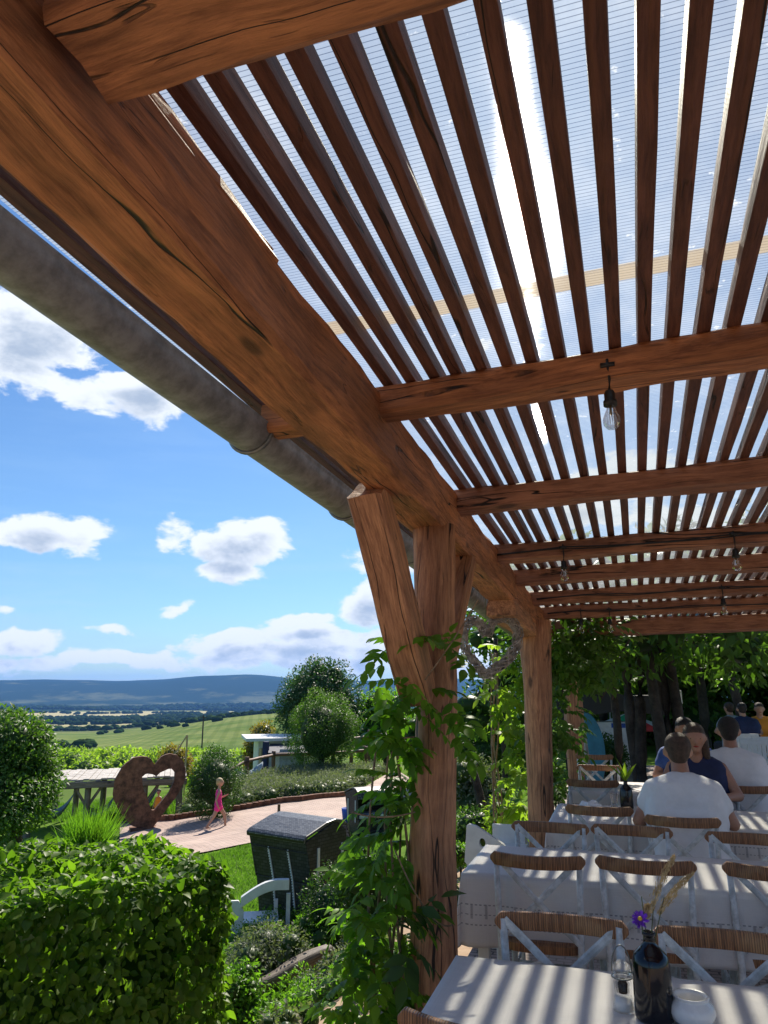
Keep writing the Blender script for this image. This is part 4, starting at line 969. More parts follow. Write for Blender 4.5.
# garden on the left ---------------------------------------------------
shrub(215, 797, 23, 50, 50, 'small round clipped bush left of the girl in pink', 'leaf_dark', 1100, .045, seed=31, compact=True, name='round_bush', cat='bush')
shrub(321, 770, 31.5, 66, 78, 'large round clipped bush in front of the tall dark tree', 'leaf_mid', 620, .065, seed=32, compact=True, name='round_bush', cat='bush')
c = pd(319, 708, 40)
tree('garden_tree', 'tall dark green tree behind the round clipped bush', c.x, c.y, ground(c.x, c.y), 3.5, .15, [(*pd(px, py, 40+random.uniform(-1, 1)), r, r, r) for px, py, r in [(300, 700, 1.3), (320, 690, 1.5), (340, 700, 1.3), (298, 725, 1.2), (345, 728, 1.2), (318, 674, .95), (335, 677, .9), (302, 683, .9), (292, 710, .9), (350, 712, .8), (322, 725, 1.6)]], 110, .13, 'leaf_blue')
c = pd(22, 760, 16)
tree('garden_tree', 'broad leafy tree at the left edge beside the hammock shelter', c.x, c.y, ground(c.x, c.y), 1.8, .12, [(*pd(px, py, 16+random.uniform(-.8, .8)), r, r, r*.9) for px, py, r in [(-30, 770, 1.0), (-5, 745, .7), (15, 740, .6), (28, 755, .55), (36, 785, .45), (10, 790, .8), (25, 805, .55), (-20, 800, 1.0), (35, 735, .3), (5, 728, .4), (42, 765, .3)]], 520, .075, 'leaf_mid')
i = 0
for px, pb, u, wp, hp, lb, mt, L in [(262, 757, 46, 50, 50, 'bush turning orange behind the white hut', 'leaf_orange', .14), (225, 757, 55, 34, 22, 'green bush left of the white hut', 'leaf_mid', .15), (178, 762, 52, 40, 26, 'brownish bush above the heart sculpture', 'leaf_orange', .15),
        (385, 770, 40, 62, 95, 'light green tree behind the wisteria leaves', 'leaf_vine', .15), (372, 765, 48, 50, 60, 'pale green bush right of the tall dark tree', 'leaf_bright', .15), (412, 760, 26, 50, 70, 'green bush hidden behind the nearest post', 'leaf_mid', .1)]:
    shrub(px, pb, u, wp, hp, lb, mt, 90, L, seed=50+i, nb=10); i += 1
# bright vineyard band on the slope
bl = []
for k in range(150):
    px = random.uniform(55, 300); u = random.uniform(150, 270); p = gu(u, px); r_ = random.uniform(1.6, 3.4); bl.append((p.x, p.y, p.z+r_*.5, r_*1.3, r_*1.3, r_))
for k in range(26):
    px = random.uniform(180, 290); u = random.uniform(75, 130); p = gu(u, px); bl.append((p.x, p.y, p.z+1, 1.6, 1.6, 1.4))
tag(clump_crown('scrub_cover', bl, 5, .7, 'leaf_bright', core='leaf_mid', inner=1.1), kind='stuff')
def poly_pts(poly, n, umax=60):
    xs = [p[0] for p in poly]; ys = [p[1] for p in poly]; ps = []
    G = [pg(*p) for p in poly]; gx = [g.x for g in G]; gy = [g.y for g in G]
    while len(ps) < n:
        x, y = random.uniform(min(gx), max(gx)), random.uniform(min(gy), max(gy)); ins = False; j = len(G)-1
        for i in range(len(G)):
            if (gy[i] > y) != (gy[j] > y) and x < (gx[j]-gx[i])*(y-gy[i])/(gy[j]-gy[i])+gx[i]: ins = not ins
            j = i
        if ins: ps.append((x, y, ground(x, y)))
    return np.array(ps)
# bank beside the terrace
i = 0
for px, pb, u, wp, hp, lb, mt, per, L in [(372, 945, 5.6, 110, 100, 'dark clipped shrub left of the nearest post', 'leaf_dark', 900, .035), (352, 905, 6.6, 70, 70, 'small-leaved green shrub behind the dark clipped shrub', 'leaf_mid', 800, .035),
        (268, 1000, 4.9, 110, 85, 'pale green ground shrub between the hedge and the log', 'leaf_sage', 900, .035), (290, 965, 5.6, 120, 60, 'light green low shrub in front of the wicker beach chair', 'leaf_vine', 700, .035), (325, 925, 6.6, 60, 48, 'reddish low shrub at the foot of the wicker beach chair', 'leaf_red', 700, .03),
        (240, 1040, 4.5, 60, 90, 'green shrub spilling from the hedge corner', 'leaf_vine', 900, .04), (300, 1060, 4.3, 120, 55, 'mixed low plants below the weathered log', 'leaf_sage', 900, .03), (400, 1000, 5.2, 60, 60, 'green low shrub directly behind the nearest post', 'leaf_mid', 700, .04), (450, 930, 5.4, 30, 60, 'small shrub between the nearest post and the second table', 'leaf_sage', 700, .035), (455, 880, 6.0, 40, 40, 'sunlit small-leaved shrub right of the nearest post', 'leaf_vine', 700, .035)]:
    shrub(px, pb, u, wp, hp, lb, mt, per, L, seed=70+i, nb=12); i += 1
shrub(335, 955, 6.0, 70, 90, 'dark clipped shrub left of the wisteria, behind the log', 'leaf_dark', 1300, .032, seed=90, nb=10, compact=True)
PP = poly_pts([(225, 1030), (236, 935), (300, 905), (345, 880), (402, 900), (402, 1030)], 150)
tag(clump_crown('ground_cover', [(x, y, z+.05, r*1.2, r*1.2, r) for (x, y, z), r in zip(PP[:90], .08+.11*rng.random(90))], 1100, .035, 'leaf_vine', core='leaf_mid'), kind='stuff')
tag(clump_crown('ground_cover', [(x, y, z+.05, r*1.2, r*1.2, r) for (x, y, z), r in zip(PP[90:], .08+.10*rng.random(60))], 1100, .03, 'leaf_sage', core='leaf_mid'), kind='stuff')
# grass and lavender (stuff)
def ground_cover(name, cells, n, L, wd, mat, up=1.0, hgt=0):
    P = []
    for (A, B) in cells:
        pass
def blades(name, poly, n, L, wd, mat, spread=.35, jz=0):
    P = poly_pts(poly, n); D = np.stack([rng.normal(size=n)*spread, rng.normal(size=n)*spread, np.ones(n)], 1); Ls = L*(.5+rng.random(n)); P[:, 2] += rng.random(n)*jz
    o = link_mesh(name, leaf_mesh(name, P, D, rdirs(n), Ls, np.full(n, wd)*(.6+.8*rng.random(n)), mat, droop=.3)); return tag(o, kind='stuff')
LP_ = poly_pts([(185, 818), (240, 806), (345, 794), (366, 782), (380, 773), (335, 775), (240, 784), (200, 797)], 620)
tag(clump_crown('lavender_bed', [(x, y, z+.12, r*1.2, r*1.2, r) for (x, y, z), r in zip(LP_, .2+.22*rng.random(len(LP_)))], 160, .085, 'leaf_sage', aspect=.3, core='leaf_mid', inner=.9), kind='stuff')
blades('lawn', [(-40, 826), (60, 822), (130, 826), (165, 819), (210, 795), (60, 802), (-40, 805)], 16000, .12, .02, 'leaf_grass', .5)
blades('lawn', [(60, 960), (60, 870), (190, 858), (330, 828), (390, 810), (400, 870), (300, 960)], 60000, .06, .012, 'leaf_grass', .5)
p = gu(17.5, 102); P = np.zeros((700, 3)); P[:, :2] = np.array([p.x, p.y])+rng.normal(size=(700, 2))*.16; P[:, 2] = p.z
D = np.stack([rng.normal(size=700)*.35, rng.normal(size=700)*.35, np.ones(700)], 1)
tag(link_mesh('grass_clump', leaf_mesh('grass_clump', P, D, rdirs(700), .6+.5*rng.random(700), np.full(700, .02), 'leaf_vine', droop=.3)), 'tall green grass clump left of the rusty heart', 'ornamental grass')
# far woods: belts of tree crowns on the plain
ico = MB(); ico.sphere((0, 0, 0), 1, 4); iv = np.array(ico.v); iq = np.array(ico.f)
VV = []; QQ = []; off = 0
def wood_belt(u0, u1, p0, p1, n, s, wig=.02):
    global off
    for _ in range(n):
        px = random.uniform(p0, p1); u = u0+(u1-u0)*random.random(); u *= 1+wig*math.sin(px*.05)+wig*noise.noise(Vector((px*.03, u0, 0)))*3
        g = gu(u, px); sc = s*random.uniform(.6, 1.2); v = iv*np.array([sc*1.5, sc*1.5, sc*.8])*(1+.15*rng.normal(size=(len(iv), 1)))+np.array([g.x, g.y, g.z+sc*.5]); VV.append(v); QQ.append(iq+off); off += len(iv)
for a in [(2300, 3300, -60, 330, 900, 9), (4900, 6400, -60, 330, 700, 15), (1500, 1600, -60, 330, 130, 6), (2000, 2100, -60, 200, 130, 7), (3900, 4000, -60, 330, 160, 9), (1100, 1400, 190, 300, 80, 5), (900, 1300, 100, 300, 26, 4.5), (600, 660, 60, 100, 14, 4)]: wood_belt(*a)
wm = np_mesh('far_woods', np.vstack(VV), np.vstack(QQ), 'far_foliage', True); tag(link_mesh('far_woods', wm), kind='stuff')
# ------------------------------------------------------------------ garden objects
def outline_ring(poly, cx, cy, n=56):
    out = []
    for k in range(n):
        th = 2*math.pi*k/n; d = (math.cos(th), math.sin(th)); best = 0
        for (x1, y1), (x2, y2) in zip(poly, poly[1:]+poly[:1]):
            ex, ey = x2-x1, y2-y1; det = d[0]*(-ey)+ex*d[1]
            if abs(det) < 1e-9: continue
            t = ((x1-cx)*(-ey)+ex*(y1-cy))/det; s = (d[0]*(y1-cy)-d[1]*(x1-cx))/det
            if t > 0 and -1e-6 <= s <= 1+1e-6: best = max(best, t)
        out.append((cx+d[0]*best, cy+d[1]*best))
    return out
# rusty heart
b = pg(147, 829); u = math.hypot(b.x, b.y); k = u/(F/math.cos(PIT))*.93/5.12
O = [(235,845),(175,832),(110,760),(72,690),(75,610),(110,540),(160,502),(215,497),(250,515),(265,545),(290,505),(330,487),(375,497),(410,530),(425,580),(420,630),(385,700),(330,770),(280,842)]
I = [(270,770),(245,715),(215,650),(205,600),(225,583),(260,588),(277,600),(292,582),(345,560),(368,580),(370,620),(345,680),(300,735)]
f = lambda L: [((x-250)*k, (845-y)*k+.03) for x, y in L]
az = math.atan2(b.x, b.y)
mb = MB(); ro_, ri_ = outline_ring(f(O), (278-250)*k, (845-655)*k+.03), outline_ring(f(I), (278-250)*k, (845-655)*k+.03); mb.prism(ro_, -.08, .08, holes=ri_)
t = thing('heart_sculpture', 'rusty steel heart sculpture with a heart-shaped opening standing behind the hedge', 'sculpture', b, -az+.10); o = mb.build('heart', 'rust', t)
mb = MB(); mb.box((0, 0, -.05), (.9, .5, .2)); mb.build('base', 'rust', t)
# wicker beach chairs
def beach_chair(loc, rz, sc, label):
    t = thing('wicker_beach_chair', label, 'beach chair', loc, rz, 'hooded wicker beach chairs on the lawn')
    def pr_(pts, x0, x1, name, mat, par=t, bev=.012):
        mb = MB(); n = len(pts); mb.add([(x0*sc, y*sc, z*sc) for y, z in pts]+[(x1*sc, y*sc, z*sc) for y, z in pts], [(q, (q+1) % n, n+(q+1) % n, n+q) for q in range(n)][::1]+[tuple(range(n-1, -1, -1)), tuple(range(n, 2*n))])
        return mb.build(name, mat, par, bevel=bev*sc)
    pr_([(.10, .0), (.02, .55), (.86, .5), (.80, 0)], -.57, .57, 'base_box', 'basket_weave')
    pr_([(.02, .55), (-.15, 1.15), (-.09, 1.19), (.10, .55)], -.57, .57, 'back_panel', 'basket_weave')
    for s in (-1, 1): pr_([(.02, .52), (-.15, 1.15), (.52, 1.36), (.76, 1.2), (.84, .52)], s*.57-.02, s*.57+.02, 'side_panel', 'basket_weave')
    hood = pr_([(-.19, 1.12), (-.20, 1.19), (-.14, 1.23), (.30, 1.36), (.50, 1.385), (.66, 1.36), (.80, 1.28), (.88, 1.08), (.85, 1.07), (.77, 1.25), (.64, 1.32), (.48, 1.345), (.3, 1.32), (-.12, 1.19)], -.60, .60, 'hood', 'lit_hood_weave', bev=.02)
    for x in (-.2, .2):
        mb = MB(); mb.tube([(x*sc, (.10-.145*.1)*sc, .1*sc), (x*sc, .02*sc, .55*sc), (x*sc, -.108*sc, 1.0*sc)], .012*sc, 6)
        for i in range(24): z = .12+i*.037; yy = .10-.145*z if z < .55 else .02-.285*(z-.55); mb.box((x*sc, (yy-.012)*sc, z*sc), (.030*sc, .012*sc, .020*sc))
        mb.build('lacing_strip', 'white_paint', t)
    mb = MB(); mb.box((0, -.115*sc, .98*sc), (1.1*sc, .015*sc, .015*sc)); mb.build('back_seam', 'black_plastic', t)
    for y in (.12, .66): mb = MB(); mb.box((.60*sc, y*sc, .72*sc), (.016*sc, .045*sc, .62*sc)); mb.build('side_slat', 'white_paint', t)
    mb = MB(); mb.box((0, .45*sc, .56*sc), (1.05*sc, .6*sc, .14*sc)); mb.build('seat_cushion', 'stripe_blue', t, bevel=.03)
    mb = MB(); mb.box((-.61*sc, .35*sc, .85*sc), (.05*sc, .5*sc, .4*sc), rot=Euler((.3, 0, 0))); mb.build('side_cushion', 'stripe_blue', t, bevel=.02)
    mb = MB(); mb.box((0, .95*sc, .15*sc), (.9*sc, .3*sc, .08*sc)); mb.build('footrest', 'basket_weave', t); return t
b = pg(281, 921); az = math.atan2(b.x, b.y); ux = math.hypot(b.x, b.y)/(F/math.cos(PIT))
beach_chair(b, -az-R(44), 100*ux/1.42*.90, 'black wicker beach chair with two white lacing strips, seen from behind')
b = pg(364, 832); az = math.atan2(b.x, b.y); ux = math.hypot(b.x, b.y)/(F/math.cos(PIT))
beach_chair(b, -az+R(205), 44*ux/1.42*1.0, 'navy wicker beach chair with striped cushions beyond the path, half hidden by wisteria')
b = pg(349, 822); mb = MB(); mb.lathe([(0, 0), (.16, 0), (.20, .34), (.18, .34), (.15, .02), (0, .02)], n=16); tag(mb.build('bucket', 'blue_fabric', None, True, loc=b), 'blue bucket beside the far beach chair', 'bucket')
# white bench in the lower left
b = pg(246, 936); az = math.atan2(b.x, b.y); k = math.hypot(b.x, b.y)/(F/math.cos(PIT))
t = thing('garden_bench', 'white wooden garden seat with a curved armrest in front of the wicker beach chair', 'bench', b, -az)
mb = MB(); mb.prism([((x-246)*k, (936-y)*k-.12) for x, y in [(231, 944), (243, 944), (243, 906), (238, 897), (231, 897)]], -.02, .02); mb.build('side_panel', 'white_paint', t, bevel=.006)
up_, lo_ = [], []
for i in range(13):
    q = i/12; x = 240+44*q; y = 903-14*math.sin(min(1, q*1.15)*math.pi*.56)
    up_.append(((x-246)*k, (936-y)*k)); lo_.append(((x-246)*k, (936-y-9)*k))
mb = MB(); mb.prism(up_+lo_[::-1], -.045, .045); mb.build('armrest', 'white_paint', t, bevel=.006)
mb = MB(); mb.box((.1, .35, 8*k), (.62, .5, .03)); mb.build('seat', 'white_paint', t, bevel=.005)
for x in (-.15, .38):
    mb = MB(); mb.box((x, .55, .1), (.05, .05, .35)); mb.build('leg', 'white_paint', t)
mb = MB(); mb.box((38*k, .1, 15*k), (.05, .05, 35*k)); mb.build('leg', 'white_paint', t)
# white bench end by the second table
c = pY(486, 845, 5.35); k = 5.6/(F/math.cos(PIT))
t = thing('bench', 'white bench with a round hole in its end board, left of the second table', 'bench', (c.x, 5.35, 0))
ol = [((x-486)*k, c.z+(845-y)*k) for x, y in [(466, 862), (469, 827), (478, 829), (502, 843), (510, 852), (510, 862)]]; ol = [(x, max(z, .0)) for x, z in ol]
ho = [((483-486)*k+.022*math.cos(a), c.z+(845-843)*k+.03*math.sin(a)) for a in np.linspace(0, 2*math.pi, 24, endpoint=False)]
mb = MB(); mb.prism(outline_ring(ol, ho[0][0]-.022, c.z+2*k, 48), -.02, .02, holes=outline_ring(ho, ho[0][0]-.022, c.z+2*k, 48)); mb.build('end_board', 'white_paint', t)
mb = MB(); mb.box((.0, .0, .30), (.26, .035, .58)); mb.build('leg', 'white_paint', t)
mb = MB(); mb.box((.0, .55, .44), (.30, 1.05, .03)); mb.build('seat', 'white_paint', t)
mb = MB(); mb.box((.0, 1.08, .30), (.26, .035, .58)); mb.build('leg', 'white_paint', t)
# log, old trunk
a_, b_ = pg(240, 1018), pg(330, 972)
tag(logpole('weathered_log', [a_+Vector((0, 0, .16)), (a_+b_)/2+Vector((0, 0, .16)), b_+Vector((0, 0, .16))], [.085, .095, .08], 'log_bark', None, .035), 'weathered split log lying on the bank below the wisteria', 'log')
b = pg(487, 842); u = math.hypot(b.x, b.y)
tag(logpole('tree_stump', [b+Vector((0, 0, -.2)), pd(482, 812, u), pd(474, 775, u), pd(470, 760, u)], [.062, .055, .05, .03], 'bark', None, .02), 'leaning dark tree stump between the first and second post', 'tree stump')
# wicker heart
hd = 5.6; hp = [(228, 305), (250, 255), (290, 228), (330, 240), (357, 290), (350, 350), (310, 405), (262, 440), (228, 470), (195, 435), (158, 385), (135, 325), (140, 270), (170, 240), (205, 260)]
P3 = [pd(430+x/4.042, 560+y/4.042, hd) for x, y in hp]; ce = sum(P3, Vector())/len(P3)
t = thing('wicker_heart', 'grey twig wreath shaped like a heart hanging between the first two posts', 'wreath', ce)
mb = MB(); nP = len(P3); vd = (ce-C0).normalized()
for s in range(46):
    r0 = .012+.03*random.random(); ph = random.random()*6.28; fr = random.choice([1, 2, 3])*random.choice([-1, 1]); st = random.random()*nP; ln = random.uniform(.45, 1)*nP; pts = []
    for i in range(int(ln*4)+2):
        q = (st+i/4) % nP; i0 = int(q); f_ = q-i0; p = P3[i0].lerp(P3[(i0+1) % nP], f_)
        tg = (P3[(i0+1) % nP]-P3[i0]).normalized(); nn = tg.cross(vd).normalized(); aa = ph+q/nP*6.28*fr*3
        pts.append(p+nn*math.cos(aa)*r0+vd*math.sin(aa)*r0*.8-ce)
    mb.tube(pts, .0035, 4)
mb.build('twig_heart', 'wicker_twig', t)
mb = MB(); mb.tube([P3[0]-ce, P3[0]-ce+Vector((.0, 0, .35))], .002, 4); mb.build('cord', 'stem', t)
# poles
b = pg(12, 829); tag(logpole('wooden_stake', [b+Vector((0, 0, -.1)), b+Vector((0.03, 0, .5)), b+Vector((.06, 0, 41/740*math.hypot(b.x, b.y)))], [.05, .05, .045], 'grey_wood', None, .005), 'short grey wooden stake at the left edge before the broad tree', 'stake')
b = gu(260, 205); t = thing('utility_pole', 'thin dark utility pole on the green slope', 'utility pole', b)
mb = MB(); hgt_ = pd(205, 715, 260).z-b.z; mb.tube([(0, 0, -.5), (0, 0, hgt_)], .22, 6); mb.build('pole', 'bark', t); mb = MB(); mb.box((0, 0, hgt_-.8), (2.2, .2, .2)); mb.build('cross_arm', 'bark', t)
b = gu(30, 190); zt = pd(190, 735, 30).z; t = thing('mast', 'pale thin mast with a slanted stay beside the round bush', 'mast', b)
mb = MB(); mb.tube([(0, 0, -.1), (0, 0, zt-b.z)], .035, 6); mb.build('pole', 'straw', t); e = pd(173, 757, 30)-b; mb = MB(); mb.tube([(0, 0, zt-b.z), e], .03, 5); mb.build('stay', 'straw', t)
b = pg(278, 838); t = thing('path_marker', 'thin brown marker post by the path behind the wicker beach chair', 'post', b); mb = MB(); mb.box((0, 0, .33), (.05, .05, .8)); mb.build('stake', 'fence_wood', t)
# hammock shelter
b = pg(97, 826); uF = math.hypot(b.x, b.y)
def ang(y): return math.tan(math.atan((y-512)/F)-PIT)
zr = H-uF*ang(775); uB = uF+3.0
t = thing('hammock_shelter', 'open timber shelter with a pale plank roof, left of the rusty heart', 'shelter', b); bz = Vector(b)
cA, cB = pd(44, 690, uF), pd(192, 690, uF); cC, cD = pd(190, 690, uB), pd(58, 690, uB)
for v_ in (cA, cB, cC, cD): v_.z = zr
mb = MB(); npk = 26
for i in range(npk):
    q0, q1 = i/npk, (i+.93)/npk; zz = random.uniform(0, .03)
    a1, a2, b1, b2 = cA.lerp(cB, q0), cA.lerp(cB, q1), cD.lerp(cC, q0), cD.lerp(cC, q1)
    vs = [p-bz+Vector((0, 0, zz+dz)) for dz in (0, .05) for p in (a1, a2, b2, b1)]; mb.add(vs, [(3, 2, 1, 0), (4, 5, 6, 7), (0, 1, 5, 4), (1, 2, 6, 5), (2, 3, 7, 6), (3, 0, 4, 7)])
mb.build('plank_roof', 'plank_wood', t)
for A_, B_ in ((cA, cB), (cD, cC)): timber('roof_beam', A_+Vector((0, 0, -.10)), B_+Vector((0, 0, -.10)), .16, .18, 'grey_wood', t, .01)
for L_, px_ in ((uF, (42, 97, 152, 186)), (uB, (66, 86, 112, 150, 180))):
    for px in px_:
        g = gu(L_, px); logpole('post', [g+Vector((0, 0, -.2)), Vector((g.x, g.y, zr-.1))], [.10, .09], 'grey_wood', t, .01)
for px in (42, 97, 152):
    for s in (-1, 1):
        p0_, p1_ = pd(px, 690, uF+.02), pd(px+s*14, 690, uF+.02); p0_.z = zr-.75; p1_.z = zr-.12; timber('brace', p0_, p1_, .08, .08, 'grey_wood', t, .004)
for (x0, x1, sag, uu, lb) in [(44, 84, .75, uF+1.2, 'striped hammock under the left bay of the plank-roofed shelter'), (90, 124, .7, uF+.5, 'striped hammock beside the left lobe of the rusty heart'), (130, 165, .7, uF+1.8, 'striped hammock seen through the opening of the rusty heart')]:
    a1, a2 = pd(x0, 690, uu), pd(x1, 690, uu); a1.z = a2.z = zr-.45; vs = []; fs = []; n = 14; wd = (a2-a1).cross(Vector((0, 0, 1))).normalized()
    for i in range(n+1):
        q = i/n; p = a1.lerp(a2, q)+Vector((0, 0, -sag*4*q*(1-q))); w_ = .45*math.sin(math.pi*q)**.5+.01
        for j in range(7): s = -1+j/3; vs.append(p+wd*w_*s+Vector((0, 0, .22*s*s*math.sin(math.pi*q))))
    fs = [(i*7+j, i*7+j+1, (i+1)*7+j+1, (i+1)*7+j) for i in range(n) for j in range(6)]
    o = mesh_obj('hammock', vs, fs, 'hammock_cloth', smooth=True); o.modifiers.new('s', 'SOLIDIFY').thickness = .01; tag(o, lb, 'hammock', 'hammocks in the garden')
# white hut, shed
uh = 37.; g = gu(uh, 275); k = uh/(F/math.cos(PIT)); zz = lambda y, u: H-u*ang(y)
t = thing('white_hut', 'small white hut with a flat pale roof left of the round clipped bush', 'hut', g); gz = g.z
wl, wr = pd(258, 690, uh)-g, pd(318, 690, uh)-g; ax_ = (wr-wl); ax_.z = 0; an_ = math.atan2(ax_.y, ax_.x)
mid = (wl+wr)/2; mid.z = 0; zt = zz(738, uh)-gz; mb = MB(); mb.box((mid.x, mid.y, zt/2-.3), (ax_.length, 2.6, zt+.6), an_+.12); mb.build('wall', 'stucco', t, bevel=.01)
mb = MB(); mb.box((mid.x-.1, mid.y-.1, zt+.06), (ax_.length+.9, 3.4, .13), an_+.12); mb.build('roof', 'white_paint', t)
p = pd(263, 690, uh-1.6)-g; mb = MB(); mb.box((p.x, p.y, .55), (.12, .12, 2.0)); mb.build('porch_post', 'straw', t)
uh = 34.5; g = gu(uh, 292); t = thing('garden_shed', 'low pale shed with a dark slate lean-to roof in front of the white hut', 'shed', g)
wl, wr = pd(275, 690, uh)-g, pd(316, 690, uh)-g; ax_ = wr-wl; ax_.z = 0; an_ = math.atan2(ax_.y, ax_.x); mid = (wl+wr)/2; zt = zz(750, uh)-g.z
mb = MB(); mb.box((mid.x, mid.y, zt/2-.3), (ax_.length, 1.5, zt+.6), an_); mb.build('wall', 'stucco', t)
mb = MB(); mb.box((mid.x, mid.y, zt+.06), (ax_.length+.35, 2.0, .10), rot=Euler((.12, 0, an_))); mb.build('roof', 'slate', t)
p = pd(292, 690, uh-.8)-g; mb = MB(); mb.box((p.x, p.y, zt/2), (.9, .06, 1.3), an_); mb.build('door', 'grey_fabric', t)
g = gu(34, 268); t = thing('blue_post', 'dark blue post left of the pale shed', 'post', g); mb = MB(); mb.box((0, 0, (zz(741, 34)-g.z)/2), (.22, .22, zz(741, 34)-g.z)); mb.build('post_shaft', 'navy_fabric', t, bevel=.01)
# rail fence
def rail_fence(bases, hts, label, ext=None, mid_=True):
    t = thing('rail_fence', label, 'fence', bases[0]); tops = []
    for b, h in zip(bases, hts):
        logpole('post', [b+Vector((0, 0, -.15)), b+Vector((0, 0, h))], [.085, .08], 'fence_wood', t, .008); tops.append(b+Vector((0, 0, h*.86)))
    for a1, a2 in zip(tops, tops[1:]):
        logpole('rail', [a1+(a1-a2).normalized()*.1, a2+(a2-a1).normalized()*.1], [.06, .06], 'fence_wood', t, .006)
        if mid_: logpole('rail', [a1-Vector((0, 0, .45)), a2-Vector((0, 0, .45))], [.05, .05], 'fence_wood', t, .006)
    return t
rail_fence([pg(225, 792), pg(246, 786), pg(273, 779), pg(333, 774), pg(366, 772)], [.8, 1.05, 1.1, .95, 1.1], 'brown log rail fence behind the lavender bed', mid_=False)
g0 = [gu(36, 352), gu(37, 369), gu(38, 392)]
rail_fence(g0, [zz(733, 36)-g0[0].z, zz(730, 37)-g0[1].z, zz(726, 38)-g0[2].z], 'brown rail fence on the slope right of the round clipped bush')
a1, a2 = pg(233, 788)+Vector((0, 0, .75)), pg(262, 782)+Vector((0, 0, .75))
vs = []; n = 12; wd = (a2-a1).cross(Vector((0, 0, 1))).normalized()
for i in range(n+1):
    q = i/n; p = a1.lerp(a2, q)+Vector((0, 0, -.55*4*q*(1-q)))
    for j in range(5): s = -1+j/2; vs.append(p+wd*(.35*math.sin(math.pi*q)**.5+.01)*s+Vector((0, 0, .2*s*s*math.sin(math.pi*q))))
o = mesh_obj('hammock', vs, [(i*5+j, i*5+j+1, (i+1)*5+j+1, (i+1)*5+j) for i in range(n) for j in range(4)], 'hammock_cloth', smooth=True); o.modifiers.new('s', 'SOLIDIFY').thickness = .01; tag(o, 'blue-green hammock slung from the log rail fence right of the small round bush', 'hammock', 'hammocks in the garden')
# ------------------------------------------------------------------ far end of the terrace
def far_panel(): pass
u = 13.5; c = pd(583, 690, u); t = thing('paddle_board', 'turquoise rounded board standing upright behind the third post', 'board', (c.x, c.y, 0), -math.atan2(c.x, c.y))
mb = MB(); ol = [(.30*math.cos(a), .62+.66*math.sin(a)) for a in np.linspace(0, 2*math.pi, 36, endpoint=False)]; mb.prism(ol, -.03, .03); mb.build('board', 'turquoise', t, bevel=.01)
mb = MB(); mb.box((0, .05, .03), (.5, .3, .06)); mb.build('base', 'grey_wood', t)
a1, a2 = pd(577, 690, 12.6), pd(591, 772, 12.6); tag(logpole('leaning_pole', [Vector((a2.x, a2.y, 0)), Vector((a1.x, a1.y, H+.05))], [.045, .04], 'plank_wood', None, .003), 'pale leaning pole in front of the turquoise board', 'pole')
u = 17.; c = pd(602, 690, u); k = u/(F/math.cos(PIT)); t = thing('serving_counter', 'white counter with blue corner stripes under the dark awning', 'counter', (c.x, c.y, 0), -math.atan2(c.x, c.y))
mb = MB(); mb.box((0, 0, .5), (.95, .5, 1.0)); mb.build('cabinet', 'white_paint', t, bevel=.01)
for s in (-1, 1): mb = MB(); mb.box((s*.28, -.255, .93), (.28, .02, .09)); mb.build('stripe', 'blue_fabric', t)
t = thing('awning', 'dark awning roof above the white counter', 'awning', (c.x+.1, c.y, 0), -math.atan2(c.x, c.y))
mb = MB(); mb.prism([(-1.0, H-.62), (-1.05, H-.2), (-.6, H-.12), (-.1, H+.02), (.4, H-.12), (1.1, H-.10), (1.1, H-.5), (.2, H-.42)], -.5, .6); mb.build('canopy', 'black_plastic', t)
for x in (-.9, 1.0): mb = MB(); mb.tube([(x, 0, 0), (x, 0, H-.3)], .04, 8); mb.build('post', 'bark', t)
def parasol(px, py, u, lab, mats_):
    c = pd(px, py, u); t = thing('parasol', lab, 'parasol', (c.x, c.y, 0)); r = .9
    for q in range(8):
        a1, a2 = q*math.pi/4, (q+1)*math.pi/4; mb = MB(); top = (0, 0, c.z+.28); e1 = (r*math.cos(a1), r*math.sin(a1), c.z-.05); e2 = (r*math.cos(a2), r*math.sin(a2), c.z-.05)
        e1b = (e1[0], e1[1], e1[2]-.14); e2b = (e2[0], e2[1], e2[2]-.14); mb.add([top, e1, e2, e1b, e2b], [(0, 1, 2), (1, 3, 4, 2)]); o = mb.build('canopy_panel', mats_[q % len(mats_)], t); o.modifiers.new('s', 'SOLIDIFY').thickness = .008
    mb = MB(); mb.tube([(0, 0, 0), (0, 0, c.z+.3)], .02, 8); mb.build('pole', 'white_paint', t)
parasol(609, 700, 24, 'green and white parasol showing above the dark awning', ['green_fabric', 'white_paint', 'green_fabric', 'red_fabric'])
parasol(628, 723, 23, 'red white and green parasol left of the thick dark trunk', ['red_fabric', 'white_paint', 'green_fabric'])
c = pd(677, 697, 15); t = thing('notice_sign', 'small white notice sign on a dark post right of the thick trunk', 'sign', (c.x, c.y, 0), -math.atan2(c.x, c.y))
mb = MB(); mb.tube([(0, .03, 0), (0, .03, c.z+.1)], .035, 8); mb.build('post', 'bark', t)
mb = MB(); mb.box((0, 0, c.z), (.17, .03, .24)); bd_ = mb.build('board', 'white_paint', t, bevel=.004)
mb = MB(); mb.tube([(.04*math.cos(a), -.02, c.z+.03+.05*math.sin(a)) for a in np.linspace(0, 5.2, 14)], .007, 5); mb.build('symbol', 'black_plastic', bd_)
